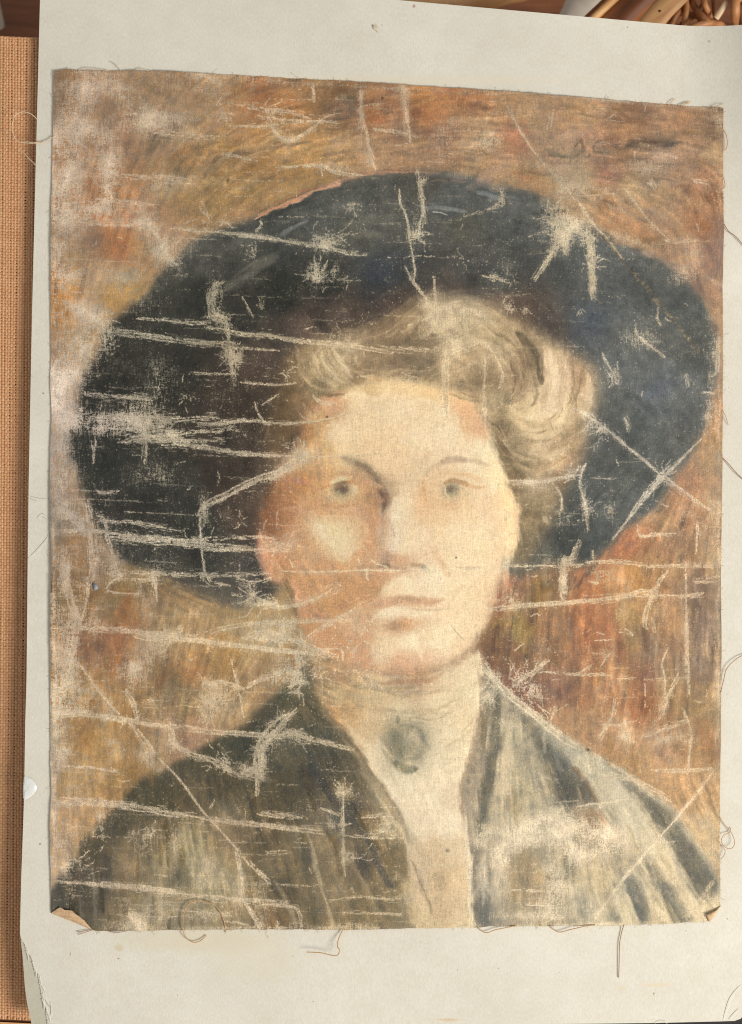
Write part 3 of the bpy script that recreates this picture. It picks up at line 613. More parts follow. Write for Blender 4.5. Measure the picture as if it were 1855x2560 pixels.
for s_, w_, c_, o_ in [('1060,800 1100,772 1150,765 1200,785', 16, (216, 188, 146), .5), ('1090,830 1140,800 1200,808 1240,840', 14, (208, 178, 132), .5), ('1120,880 1170,850 1225,855 1262,890', 12, (202, 168, 124), .5), ('1040,850 1080,820 1120,812', 12, (188, 156, 114), .45),
                       ('1375,880 1385,940 1378,1000 1350,1035', 18, (230, 192, 148), .55), ('1410,890 1418,950 1405,1010', 14, (222, 182, 138), .5), ('1468,930 1470,990 1455,1040', 12, (214, 176, 132), .5), ('1300,1045 1345,1045 1390,1020', 16, (228, 194, 142), .55), ('1310,1085 1360,1090 1405,1070', 14, (222, 186, 134), .5), ('1320,1130 1370,1140 1420,1115', 14, (208, 172, 126), .5), ('1310,1170 1350,1185 1390,1165', 12, (192, 158, 116), .45),
                       ('780,880 800,930 840,965', 12, (196, 164, 116), .5), ('830,870 850,910 880,940', 12, (204, 176, 132), .5), ('880,850 940,845 1000,815', 14, (168, 134, 98), .4), ('900,900 950,890 1000,870', 12, (172, 136, 98), .4), ('940,940 1000,925 1060,930', 12, (168, 134, 100), .4), ('740,870 750,920 780,960', 10, (160, 128, 88), .45)]:
    stroke(img, s_, w_, c_, o_, w_ * .8)
# --- background brushwork
def bstroke(u, v, ang, ln, w, c, o):
    a = math.radians(ang); du, dv = math.cos(a) * ln / 2, math.sin(a) * ln / 2; b = rng.uniform(-.12, .12) * ln
    stroke(img, [(u - du, v - dv), (u - b * math.sin(a), v + b * math.cos(a)), (u + du, v + dv)], w, c, o, w * .7, True, 3)
for s in ['440,300 400,340 370,400', '470,390 440,430 420,470', '560,380 530,410 510,450', '520,410 480,440 450,480', '400,310 380,350 365,390', '620,370 560,395 530,420']:
    stroke(img, s, 12, (96, 80, 66), .55, 10)
for s in ['480,330 430,380 400,450', '560,370 500,420 460,480', '640,340 580,370 540,410', '700,360 640,385 590,420', '900,350 840,360 780,372']:
    stroke(img, s, 15, (190, 144, 92), .55, 12)
for s in ['700,352 640,375 600,385', '640,430 590,450 570,470', '690,440 640,455 600,480', '860,270 880,262 905,270', '780,355 720,362 660,372']:
    stroke(img, s, 9, (108, 82, 62), .55, 9)
# faint scrawled signature, upper right
for s, w in [('1410,352 1400,362 1412,374 1404,390 1396,384', 6), ('1436,366 1450,352 1456,370 1444,388 1432,392', 7), ('1500,352 1486,356 1480,372 1494,382 1512,376 1508,362', 7),
             ('1490,384 1520,380 1560,372 1600,366 1650,360 1700,358', 10), ('1560,366 1600,358 1660,356 1715,360', 8), ('1500,392 1540,386 1570,378', 7), ('1520,356 1540,366 1528,376', 7), ('1460,392 1475,388', 6)]:
    stroke(img, s, w * 1.05, (92, 74, 62), .62, w * .6)
# lower right drapery strokes
for s, c, w in [('1545,1690 1560,1750 1575,1810 1600,1850', (190, 132, 84), 16), ('1612,1720 1616,1760 1610,1800', (104, 56, 40), 8), ('1560,1790 1575,1840 1590,1860', (206, 160, 110), 12),
                ('1440,1440 1420,1470 1400,1500', (74, 62, 60), 12), ('1500,1400 1460,1440 1430,1475', (72, 62, 58), 9), ('1300,1440 1280,1480 1270,1520', (92, 70, 56), 12), ('1310,1470 1295,1510', (172, 128, 96), 8),
                ('1426,1520 1428,1560 1420,1600', (100, 68, 60), 16), ('1275,1560 1268,1610', (104, 62, 58), 16), ('1735,1480 1745,1560 1740,1660', (108, 84, 70), 26), ('1610,1560 1614,1640 1612,1700', (112, 76, 58), 10),
                ('1790,1500 1790,1700 1788,1860', (196, 158, 112), 14), ('1770,1560 1768,1680', (176, 136, 92), 8), ('1775,1850 1778,1900', (120, 80, 52), 9), ('1525,1570 1530,1620 1524,1680', (176, 112, 70), 8),
                ('1470,1580 1474,1640', (186, 122, 82), 9), ('1500,1690 1490,1760 1470,1800', (176, 124, 78), 10), ('1640,1600 1640,1700', (164, 126, 92), 8), ('1400,1720 1402,1750', (92, 60, 56), 12)]:
    stroke(img, s, w, c, .5, w * .7)
for k in range(1100):
    z = k % 4
    if z == 0: u, v, a = rng.uniform(380, 1250), rng.uniform(200, 480), rng.uniform(-35, -5)
    elif z == 1: u, v, a = rng.uniform(1250, 1800), rng.uniform(250, 720), rng.uniform(-12, 30)
    elif z == 2: u, v, a = rng.uniform(1240, 1800), rng.uniform(1400, 1950), rng.uniform(78, 104)
    else: u, v, a = rng.uniform(130, 680), rng.uniform(1500, 1950), rng.uniform(-82, -62)
    if z in (0, 1) and v > (430 if 850 < u < 1200 else 470 + abs(u - 1000) * .3): continue
    if z == 3 and v > 2330 - u: continue
    if z == 2 and v > 1640 + (u - 1230) * .85: continue
    x, y = int(X(u)), int(Y(v)); c = img[min(y, PH - 1), min(x, PW - 1)] + rng.normal(0, 1) * np.array([17, 16, 14]) + np.array([rng.normal(0, 5), 0, rng.normal(0, 5)])
    bstroke(u, v, a, rng.uniform(24, 90), rng.uniform(7, 24), np.clip(c, 40, 235), rng.uniform(.25, .6))
# --- bristle texture: noise smeared along the direction of the brushwork
def flow(s, f=8):
    a = parse(s, 3)
    h, w = PH // f + 2, PW // f + 2
    gx = (np.arange(w) * f) / T + U0; gy = (np.arange(h) * f) / T + V0
    num = np.zeros((h, w, 2)); den = np.zeros((h, w, 1))
    for u, v, g in a:
        wt = (1.0 / (((gx[None, :] - u) ** 2 + (gy[:, None] - v) ** 2) + 40 ** 2) ** 1.6)[..., None]
        num += wt * np.array([math.cos(2 * math.radians(g)), math.sin(2 * math.radians(g))]); den += wt
    an = np.arctan2(num[..., 1] / den[..., 0], num[..., 0] / den[..., 0])
    v2 = upsample(np.stack([np.cos(an), np.sin(an)], -1).astype(np.float32), f)
    t = np.arctan2(v2[..., 1], v2[..., 0]) / 2
    return np.cos(t).astype(np.float32), np.sin(t).astype(np.float32)
fx, fy = flow('''150,250,95;300,300,-80;450,400,-55;600,330,-28;800,250,-12;1000,300,-8;1300,300,0;1600,400,2;1600,550,35;1750,600,80;300,600,-80;180,900,90;160,1200,90;
500,1650,-72;300,1650,85;600,1700,-60;200,1850,88;1500,1600,88;1750,1600,90;1550,1850,-70;1300,1600,95;1790,1100,90;600,650,-30;450,700,-45;900,520,-3;1200,520,12;1400,620,25;1600,800,45;1700,1000,90;1600,1150,-50;1450,1300,-50;
300,1000,-65;300,1250,80;450,1100,-85;600,1100,-70;500,1400,15;780,930,60;830,950,40;930,900,-20;1050,800,-45;1150,790,-10;1230,830,40;1300,920,75;1370,930,88;1450,960,95;1340,1040,-15;1400,1050,-50;1300,1130,20;1400,1150,-35;1260,1130,65;1330,1260,0;1320,1350,80;
850,1080,88;1000,1100,90;1150,1200,88;1000,1300,90;1200,1400,90;850,1340,60;750,1250,80;800,1450,60;1050,1600,10;900,1700,20;1050,1720,-5;1000,1950,60;1100,2100,80;1130,2250,90;
650,1880,70;500,2050,80;300,2150,90;800,2050,62;900,2200,65;750,2250,75;400,2280,90;1220,1900,95;1290,2000,88;1250,2200,90;1400,1950,62;1550,2050,52;1700,2180,58;1600,2250,65;1400,2200,88''')
def smear(n0, steps, st):
    gx = np.broadcast_to(np.arange(PW, dtype=np.float32)[None, :], (PH, PW)); gy = np.broadcast_to(np.arange(PH, dtype=np.float32)[:, None], (PH, PW))
    acc = n0.copy()
    flat = n0.ravel()
    for sg in (-1, 1):
        px, py = gx + 0, gy + 0
        for i in range(steps):
            px = px + sg * st * fx; py = py + sg * st * fy
            ix = np.clip(px, 0, PW - 1).astype(np.int32); iy = np.clip(py, 0, PH - 1).astype(np.int32)
            acc += flat[iy * PW + ix]
    return unit(acc)
brA = smear(rnoise(1.0), 9, 1.4)
brB = smear(rnoise(2.6), 10, 2.6)
mott = rnoise(14); mottB = rnoise(30)

# colours settle: saturation pulled down, veiling glare to the right painted in
Yl = (img * np.array([.3, .59, .11], np.float32)).sum(-1, keepdims=True)
fm, sl = mask_poly(pts(FACEP), 14)
facem = np.zeros((PH, PW), np.float32); facem[sl] = fm
fm, sl = mask_poly(pts(HATP), 8)
hatm = np.zeros((PH, PW), np.float32); hatm[sl] = fm * (1 - facem[sl])
coatm = np.zeros((PH, PW), np.float32)
for pp in (COATP, COATRP):
    fm, sl = mask_poly(pts(pp), 8); coatm[sl] = np.maximum(coatm[sl], fm)
bgm = 1 - np.clip(facem + hatm + coatm, 0, 1)
fm, sl = mask_poly(pts('735,1630 1205,1640 1205,1750 1153,1960 1176,2330 1095,2330 1033,2181 979,1998 884,1860 796,1750'), 10); bgm[sl] *= 1 - fm
sat = (.78 + .09 * facem - .34 * hatm - .16 * coatm - .10 * bgm)[..., None]
img = Yl + sat * (img - Yl)
img += (6 + 9 * sstep((np.arange(PW)[None, :, None] / T + U0 - 900) / 700).astype(np.float32)) * np.exp(-Yl / 115)  # darks lifted, more to the right, as painted veiling glare
wf = facem[..., None] * np.clip((212 - Yl) / 70, 0, 1) * np.clip((Yl - 95) / 45, .12, 1)
img += wf * np.array([12, 21, 16], np.float32) + facem[..., None] * np.array([1, 0, 0], np.float32)
img += (hatm + coatm)[..., None] * np.array([2.0, 1.0, -3.0], np.float32) + coatm[..., None] * np.array([17.0, 13.0, 5.0], np.float32) + bgm[..., None] * np.array([19.0, 15.0, 8.0], np.float32)
hm, sl = mask_poly(pts('700,930 790,850 920,810 1040,748 1110,735 1230,765 1400,860 1490,930 1470,1080 1400,1260 1280,1420 1230,1130 1180,1020 900,980 760,1060 670,1160'), 14)
vv_ = (np.arange(PH)[:, None, None] / T + V0); uu_ = (np.arange(PW)[None, :, None] / T + U0)
img += hatm[..., None] * (11 * np.clip((720 - vv_) / 140, 0, 1) + 5 * np.clip((uu_ - 1300) / 200, 0, 1)).astype(np.float32) * np.array([.9, 1.0, 1.05], np.float32)
img[sl] += hm[..., None] * np.array([30.0, 21.0, 7.0], np.float32)
lum = img.mean(-1) / 255

# drag edges along the bristles (sideways displacement by the bristle noise)
calm = 1 - .5 * facem
shift = (brB * 1.3 + brA * .8) * calm
ix = np.clip(np.arange(PW)[None, :] - fy * shift + rnoise(5) * 1.0 * calm, 0, PW - 1).astype(np.int32)
iy = np.clip(np.arange(PH)[:, None] + fx * shift + rnoise(5) * 1.0 * calm, 0, PH - 1).astype(np.int32)
img = img[iy, ix]
img = img + .32 * (img - gauss(img, 3.2)) * (1 + .3 * facem)[..., None]
amp = (np.where(lum > .68, .012, .062) * (1 - .45 * hatm) * np.clip(.75 + .45 * mottB + .25 * mott, .25, 1.6)).astype(np.float32)
amp = gauss(amp, 6) * calm
mid = rnoise(4.5)
tone = 1 + amp * (brB * .75 + brA * .28) + (.034 + .02 * hatm - .024 * (lum > .68)) * calm * (mid * .7 + mott * .6)
img = img * tone[..., None]
hue = gauss((lum < .68).astype(np.float32), 4) * (brB * .35 + mottB * .5 + mid * .5) * (1 - .8 * hatm)
img += hue[..., None] * np.array([2.6, 0.2, -2.4], np.float32)

# --- linen threads
nh = rnoise(3.4, .55); nv = rnoise(.55, 4.2); nf = rnoise(.5)
weave = unit(nh * .5 + nv * .65 + nf * .95 + rnoise(1.8) * .4)
uw = 1 / (1 + np.exp(-1.702 * weave))
uw2 = 1 / (1 + np.exp(-1.702 * unit(nf * .9 + nh * .5 + nv * .3 + rnoise(1.4) * .5)))

# --- wear: where the paint has been rubbed or cracked off
L = np.zeros((PH, PW), np.float32)
thin = np.zeros((PH, PW), np.float32); halo = np.zeros((PH, PW), np.float32)

def wear(s):
    for u, v, ru, rv, lv, an in parse(s, 6): dab(L, u, v, ru, rv, None, lv, an)

def deposit(buf, x, y, w):
    xi = np.round(x).astype(int); yi = np.round(y).astype(int)
    k = (xi >= 0) & (xi < PW) & (yi >= 0) & (yi < PH)
    np.maximum.at(buf, (yi[k], xi[k]), np.broadcast_to(w, x.shape)[k].astype(np.float32))

def walk(n, sm):
    a = np.convolve(rng.standard_normal(n + 6 * sm), np.hanning(2 * sm + 1), 'valid')[:n]
    return a / (np.abs(a).max() + 1e-6) if n > 1 else a

def crack(p, w=4, n=3, spread=6, h=1.0, gap=.3, op=1.0, ends=.12):
    n = n + 1 if n > 2 else n
    """a flaked crease: n broken threads of bare canvas along a path"""
    q = catmull(pts(p) if isinstance(p, str) else p, 10)
    seg = np.hypot(*np.diff(q, axis=0).T); cum = np.concatenate([[0], np.cumsum(seg)])
    N = max(int(cum[-1] * T / .55), 8); t = np.linspace(0, cum[-1], N)
    x = X(np.interp(t, cum, q[:, 0])); y = Y(np.interp(t, cum, q[:, 1]))
    dx, dy = np.gradient(x), np.gradient(y); l = np.hypot(dx, dy) + 1e-6; nx, ny = -dy / l, dx / l
    e = np.clip(np.minimum(np.linspace(0, 1, N), np.linspace(1, 0, N)) / max(ends, 1e-3), 0, 1)
    for k in range(n):
        off = (rng.uniform(-1, 1) * spread * .6 if n > 1 else 0) * T + walk(N, 40) * spread * .28 * T + walk(N, 3) * 1.2
        a0, a1 = (0, N) if k == 0 else sorted((int(rng.uniform(0, N * .6)), int(rng.uniform(N * .4, N))))
        br = walk(N, 5) * .6 + walk(N, 16) * .5
        on = (br > gap - .55 + (1 - e) * .5) & (np.arange(N) >= a0) & (np.arange(N) < a1)
        ww = (w * .40 if k == 0 else w * .22) * T * (.5 + .5 * np.abs(walk(N, 9))) * (.35 + .65 * e)
        m = max(1, int(math.ceil(w * T)))
        for j in np.linspace(-.5, .5, 2 * m + 1):
            jit = rng.uniform(-.8, .8, N)
            keep = on & (rng.random(N) > .5)
            deposit(thin, (x + nx * (off + j * ww + jit))[keep], (y + ny * (off + j * ww + jit))[keep], op)
    for k in range(int(cum[-1] / 4.5 * min(1.6, spread / 6) * op) if n > 1 else int(cum[-1] / 26)):      # stray threads beside the crease
        c = int(rng.integers(0, N)); l2 = int(rng.gamma(2.0, 5.0) / .55 * T) + 2
        i0, i1 = max(c - l2 // 2, 0), min(c + l2 // 2 + 1, N)
        if rng.random() > e[c] * .8 + .3: continue
        o_ = rng.normal(0, .55) * spread * T + walk(i1 - i0, 3) * .8 if i1 - i0 > 1 else rng.normal(0, .5) * spread * T
        deposit(thin, x[i0:i1] + nx[i0:i1] * o_, y[i0:i1] + ny[i0:i1] * o_, op * rng.uniform(.45, 1))
    deposit(halo, x, y, h * e)

def burst(u, v, n, ln, a0=0, a1=360, w=1.5, op=.9):
    """a knot of short broken creases, thrown unevenly from one spot"""
    for k in range(int(n * .9) + 1):
        a = math.radians(rng.uniform(a0, a1)); L_ = ln * min(1.25, rng.gamma(2.2, .26)); r0 = abs(rng.normal(0, .28)) * ln
        p = [(u + math.cos(a) * r0 + rng.normal(0, .13) * ln, v + math.sin(a) * r0 + rng.normal(0, .13) * ln)]
        for j in range(4):
            a += rng.normal(0, .42); p.append((p[-1][0] + math.cos(a) * L_ / 4, p[-1][1] + math.sin(a) * L_ / 4))
        crack(p, w * .8, 1, 1, .3, .2, op * rng.uniform(.6, 1), .5)

wear('''
230,250,70,45,.5,0;200,330,55,50,.62,0;160,380,30,90,.5,0;370,290,50,40,.55,0;300,260,60,40,.4,0;450,300,70,36,.4,0;300,215,160,26,.38,0;520,215,110,25,.3,0;560,270,40,30,.4,0;150,500,22,130,.45,0;190,430,40,40,.45,0;280,400,30,40,.4,0;270,460,22,60,.45,0;430,450,60,16,.35,0;
350,300,26,18,.5,0;200,540,50,40,.5,0;150,600,30,60,.5,0;170,690,40,26,.5,0;250,520,80,16,.3,0;370,560,40,20,.5,0;400,610,40,30,.5,30;420,660,40,20,.45,30;340,690,40,36,.4,0;200,780,50,22,.62,30;240,800,40,40,.6,0;150,850,26,60,.5,0;220,870,40,40,.55,-40;150,960,30,60,.58,0;200,930,30,30,.5,0;
180,1040,46,40,.75,0;150,1100,30,60,.66,0;150,1190,26,50,.6,0;160,1270,40,34,.66,40;140,1230,20,60,.5,0;200,1310,40,24,.55,40;240,1390,12,60,.5,0;160,1430,16,60,.5,0;190,1530,16,70,.5,10;180,1640,22,60,.55,0;150,1560,24,90,.3,0;230,1560,26,30,.5,0;200,1730,40,50,.42,0;150,1700,26,80,.35,0;150,1780,60,14,.5,3;
140,1900,14,26,.6,0;160,1880,14,20,.5,0;135,1950,7,160,.75,0;150,2010,50,10,.55,4;150,2110,40,16,.5,0;160,2160,18,30,.6,15;170,2080,30,20,.35,0;130,2150,10,40,.6,0;
300,1055,66,28,.55,0;365,1050,46,44,.5,0;430,1085,22,18,.7,20;340,1010,34,22,.35,0;260,1075,30,16,.6,0;540,740,18,36,.55,0;560,800,26,20,.6,35;582,890,26,28,.72,0;585,930,10,34,.5,0;520,860,30,8,.4,0;
790,690,22,30,.7,-10;810,610,24,18,.75,20;835,680,10,30,.5,25;640,590,60,5,.5,5;1035,590,16,14,.65,0;1040,560,12,40,.4,0;1060,450,10,12,.6,0;875,520,14,10,.4,0;
1105,795,54,40,.78,0;1135,850,38,32,.62,0;1080,760,30,24,.55,0;1112,930,12,80,.45,0;1180,790,50,30,.3,0;1215,900,16,50,.35,0;1210,980,10,50,.35,0;860,850,22,20,.55,0;870,880,12,18,.4,0;
760,1140,24,18,.6,0;735,1165,40,16,.5,-30;690,1185,50,12,.4,-30;510,1270,12,40,.5,0;
900,330,12,60,.5,0;920,400,8,26,.6,-10;1015,290,10,46,.55,0;905,240,10,20,.5,0;850,245,16,14,.4,0;720,345,30,8,.4,10;860,420,44,12,.4,5;1150,310,46,26,.4,-10;1200,360,60,30,.3,0;1010,230,24,20,.3,0;
1400,570,40,26,.7,10;1440,560,50,20,.5,0;1410,600,16,30,.6,0;1478,630,12,46,.8,0;1480,710,10,34,.85,0;1375,640,9,30,.65,30;1460,600,12,20,.6,0;1390,530,60,14,.4,25;1350,420,50,18,.5,25;1450,470,60,26,.35,20;1400,490,30,30,.4,0;1255,505,30,10,.6,0;1280,770,26,14,.45,20;1620,420,60,18,.4,0;1650,540,40,12,.4,30;1560,520,40,30,.3,0;1700,690,40,30,.4,0;1740,630,26,30,.5,0;1780,600,26,6,.5,0;1790,300,18,20,.35,0;1600,610,60,14,.3,20;1540,590,40,12,.4,20;
1480,1050,44,22,.45,35;1505,1070,16,12,.6,0;1560,1110,22,14,.4,35;1655,1195,26,16,.5,35;1535,945,18,18,.5,0;1565,1060,8,22,.5,0;1785,880,14,40,.45,0;1775,950,14,30,.4,0;1770,1020,16,46,.4,15;1320,1205,50,10,.5,-4;1360,1220,36,12,.4,20;1460,1260,9,30,.5,0;1780,1250,30,40,.3,0;
1410,1470,10,50,.72,0;1412,1400,16,14,.55,30;1500,1440,40,30,.2,0;1420,1400,60,10,.3,0;1760,1410,50,8,.4,0;1780,1320,24,60,.35,0;1260,1290,10,10,.4,0;1715,1600,5,110,.55,0;1790,1650,10,200,.4,0;1655,1770,18,50,.35,30;1680,1840,50,14,.5,-20;1640,1850,22,18,.45,0;1720,1850,20,12,.5,0;1560,1840,12,20,.5,-30;1330,1720,30,18,.6,0;1290,1730,34,20,.75,40;1240,1695,22,14,.7,40;1350,1800,60,12,.6,38;1430,1850,50,10,.5,35;1270,1790,30,30,.3,0;1220,1740,24,20,.5,0;
1400,2055,56,40,.86,0;1310,2110,60,30,.5,0;1450,2130,50,40,.6,0;1250,2150,26,60,.45,0;1390,2200,24,80,.5,0;1340,2070,70,32,.78,0;1280,2080,50,30,.66,0;1480,2090,60,30,.6,0;1440,2110,22,40,.7,0;1520,2090,26,34,.6,0;1500,2130,50,20,.5,0;1260,2130,30,26,.6,0;1380,2130,20,60,.5,0;1560,2110,14,40,.45,0;1420,2220,60,22,.5,0;1390,2260,40,30,.45,0;1270,2290,60,16,.55,0;1340,2290,90,12,.5,0;1210,2080,30,26,.6,0;1195,2110,20,16,.6,0;1500,2270,20,30,.4,0;1640,2290,20,18,.5,0;1745,2290,40,14,.6,0;1770,2240,20,16,.5,0;1710,2040,22,14,.5,40;1760,2060,30,16,.5,40;1640,1990,60,8,.4,35;1600,1975,30,10,.4,35;1780,2120,16,50,.35,0;
670,1840,44,26,.6,-45;655,1900,12,40,.65,0;730,1838,40,14,.5,5;620,1920,34,14,.55,25;560,1905,40,10,.4,25;450,1870,40,12,.5,30;430,1850,12,30,.4,-20;860,2140,16,18,.6,0;880,2140,24,10,.4,0;856,2080,5,60,.5,0;855,1980,24,14,.5,0;970,2060,34,20,.4,40;945,2080,30,10,.4,0;990,2190,14,14,.4,0;830,2060,16,22,.4,-20;
340,2300,30,14,.5,50;330,2280,16,26,.55,-30;360,2310,14,20,.5,0;520,2150,26,26,.4,40;380,2080,12,16,.5,0;330,2080,10,8,.4,0;250,2040,12,20,.55,0;600,2230,10,50,.5,0;650,2310,14,14,.6,0;505,2290,40,8,.5,3;300,2310,60,12,.35,5;740,2310,20,14,.4,0;880,2310,60,8,.4,0;
560,1740,44,40,.45,-40;520,1760,20,26,.5,0;540,1710,46,10,.5,10;380,1620,40,60,.45,20;330,1670,36,24,.5,0;420,1590,60,16,.4,0;330,1690,14,40,.4,0;640,1580,46,14,.5,0;700,1590,46,40,.5,0;740,1620,40,50,.5,0;690,1690,46,26,.45,-30;740,1700,20,30,.5,0;690,1560,60,10,.4,0;285,1420,22,40,.45,0;300,1440,20,14,.5,0;385,1450,14,34,.5,0;280,1860,30,26,.3,0;290,1890,30,14,.3,-30;370,1880,30,30,.4,0;380,1910,40,12,.4,40;
920,1590,36,40,.42,0;930,1650,40,18,.35,0;880,1630,26,20,.3,0;880,1530,40,12,.35,-20;700,1370,50,20,.3,0;720,1350,26,26,.35,0;790,1390,26,26,.3,0;760,1500,30,8,.35,-15;840,1480,20,8,.3,-20;660,1510,60,8,.5,3;
1000,222,500,6,.35,3;1500,250,300,6,.4,5;400,185,260,9,.4,1;1796,1300,5,900,.4,0;135,1200,5,800,.5,0;700,2318,560,5,.45,0;1480,2308,320,5,.55,-1
''')

crack('425,570 540,580 640,592 700,601 800,615', 6, 5, 9, 1.2, .1); crack('800,615 850,628 890,634 920,635', 3, 3, 6, .6, .3); crack('930,640 1000,645 1040,640 1160,645', 2, 1, 3, .2, .6)
burst(808, 612, 16, 50, 180, 300, 2); burst(815, 600, 12, 70, -40, 20, 2); burst(790, 700, 14, 45, 180, 360, 2); crack('788,640 790,680 785,705', 5, 3, 6, .6, .2); crack('820,650 805,685 795,710', 3, 2, 5, .5, .2)
crack('340,792 420,800 480,808 525,805', 3, 3, 7, .6, .2); crack('440,810 480,805 540,808', 2, 1, 3, .2, .4)
crack('262,830 340,835 400,845 480,855 545,862', 5, 5, 10, 1.0, .15); crack('470,862 540,858 600,862', 3, 3, 6, .4, .3)
crack('500,820 560,825 600,835 680,840 760,852 830,858 880,864 985,884', 4, 4, 8, .7, .25); crack('570,868 640,872 700,876', 3, 2, 4, .4, .3); crack('590,838 650,834 700,845 760,858', 3, 2, 6, .5, .3)
crack('535,705 525,780 565,802 575,830 578,880 590,945', 4, 4, 16, .8, .2); burst(582, 890, 40, 42, 0, 360, 1.5); burst(535, 760, 14, 40, 60, 120, 1.5)
crack('470,932 530,935 595,937', 2.5, 2, 4, .4, .2); crack('600,955 690,962 745,955', 3, 2, 4, .4, .3)
crack('200,978 260,988 350,994 385,998', 3, 4, 10, .6, .35)
for s in ['215,1038 330,1040 450,1040', '300,1056 400,1056 480,1048 560,1043', '480,1058 560,1056 620,1052 700,1058 760,1054', '290,1085 400,1085 560,1072 600,1072', '290,1100 360,1100 565,1102', '230,1065 300,1070 420,1066', '220,1050 300,1048 380,1062', '300,1110 400,1095 460,1098']:
    crack(s, 3, 3, 9, .6, .3)
crack('700,1060 760,1056 830,1046 880,1025', 3, 3, 5, .5, .2); burst(775, 1052, 10, 36, 180, 330, 1.5)
crack('635,1005 645,1030 660,1055', 4, 2, 4, .5, .1); crack('655,1015 700,985', 3, 2, 4, .5, .2)
crack('230,1100 235,1130', 3, 2, 4, .4, .3); crack('238,1090 232,1160', 3, 2, 5, .4, .3); crack('360,1050 362,1160', 4, 3, 8, .5, .3); crack('560,700 535,720 520,760', 3, 3, 9, .5, .3)
crack('400,1110 480,1115 560,1127 640,1135 720,1140 765,1142', 6, 5, 10, 1.0, .12); burst(745, 1130, 18, 40, 180, 360, 2)
crack('750,1148 690,1185 640,1200 560,1240 512,1265 498,1290', 8, 6, 12, 1.2, .1); crack('500,1280 503,1350 508,1400 515,1430 526,1455', 4.5, 3, 5, .8, .05); burst(512, 1425, 10, 36, 50, 110, 2)
crack('1000,1130 860,1140 760,1142', 2, 1, 4, .3, .5)
crack('225,1305 330,1305 400,1318 462,1325', 2.5, 3, 8, .5, .35); crack('215,1325 300,1333 380,1343 480,1350 560,1345', 4, 5, 10, .8, .15); crack('260,1345 340,1352 430,1356 490,1362 560,1366 700,1378', 4, 5, 11, .8, .2); crack('500,1373 560,1374 640,1376', 3, 2, 4, .4, .25); crack('560,1345 640,1342 700,1345', 2.5, 3, 6, .4, .4); crack('460,1325 465,1345', 3, 1, 3, .4, .1); crack('240,1290 262,1300 268,1340 280,1390', 3.5, 3, 6, .6, .2); burst(245, 1285, 10, 30, -120, 60, 1.5)
crack('120,1325 200,1328 230,1325', 4, 3, 9, .6, .3)
crack('310,1430 420,1435 500,1438 600,1434 685,1432', 3, 4, 8, .6, .4); crack('530,1455 590,1465', 3, 2, 5, .4, .3)
crack('590,1465 620,1485 660,1505 700,1515 760,1508 835,1478', 5, 4, 8, .9, .15); burst(640, 1495, 18, 50, 190, 260, 2); burst(690, 1508, 14, 90, 170, 200, 2); burst(800,1490, 10, 50, -60, 10, 1.5); crack('590,1450 640,1455 680,1444', 3, 3, 7, .5, .3)
crack('600,1400 598,1425', 4, 1, 3, .4, .2)
crack('128,1568 260,1572 400,1586 500,1590', 5, 5, 12, .9, .2); crack('330,1590 480,1598 560,1610 640,1618 760,1630 810,1632', 5, 5, 10, 1.0, .15); crack('510,1585 560,1570 640,1558 700,1556 780,1554 890,1550', 3, 4, 8, .6, .4); burst(455, 1570, 14, 50, 120, 200, 1.5); crack('455,1565 420,1600 390,1640', 4, 4, 14, .9, .3)
crack('600,1590 680,1600 740,1604', 3, 3, 8, .5, .3); crack('640,1480 690,1500 700,1590', 2, 1, 3, .2, .7)
crack('128,1778 230,1787 300,1797 420,1815 500,1822', 6, 6, 12, 1.2, .15); crack('470,1822 560,1830 640,1835 725,1842', 4, 5, 9, .8, .2)
crack('150,1912 230,1918 300,1928', 4, 3, 6, .8, .2); crack('128,2000 260,2007 330,2015 420,2030 520,2045', 7, 7, 12, 1.4, .08); crack('500,2042 600,2054 700,2065 815,2080', 6, 5, 9, 1.1, .12); crack('640,2032 700,2040 760,2042', 2.5, 2, 5, .4, .4)
crack('128,2202 220,2207 300,2215 400,2225 500,2240', 7, 6, 10, 1.3, .1); crack('480,2238 620,2250 725,2256', 6, 4, 8, .9, .25); crack('430,2270 520,2278 580,2285', 3, 3, 6, .5, .35); crack('300,2285 400,2290 470,2286', 2, 1, 5, .3, .5)
crack('395,1893 450,1950 510,2030 592,2120', 5.5, 3, 3, .7, -.3, 1, .03); crack('590,2115 605,2190 608,2240', 9, 4, 6, 1.0, .15); crack('600,2130 640,2170 680,2210', 4, 3, 6, .6, .3); crack('606,2240 630,2280 652,2320', 5, 4, 7, .8, .15); crack('310,1790 350,1840 395,1893', 6, 4, 10, 1.0, .35, .8)
crack('525,2020 540,1996', 3, 2, 3, .4, 0); crack('190,1650 250,1730 312,1800', 4, 3, 6, .8, .3, .85)
crack('215,1250 225,1310 228,1400 232,1450', 6, 5, 10, 1.0, .2); crack('160,1400 178,1500 196,1560 178,1640 170,1690', 6, 5, 12, 1.0, .25); crack('140,1265 180,1290 214,1325', 6, 4, 12, 1.0, .3); crack('220,1440 215,1500 200,1560', 6, 4, 9, .8, .3)
crack('262,1472 285,1450 310,1436', 3, 2, 3, .5, .05); crack('262,1476 300,1484 360,1486', 3, 2, 5, .5, .3); crack('388,1440 390,1510', 4, 3, 6, .7, .2); crack('330,1445 390,1450', 4, 3, 8, .6, .35)
crack('430,1830 440,1860 480,1886 525,1898 580,1930 640,1946 665,1948', 4, 4, 9, .8, .2); burst(585, 1925, 24, 60, 190, 230, 1.8); burst(600, 1930, 12, 60, -20, 20, 1.5)
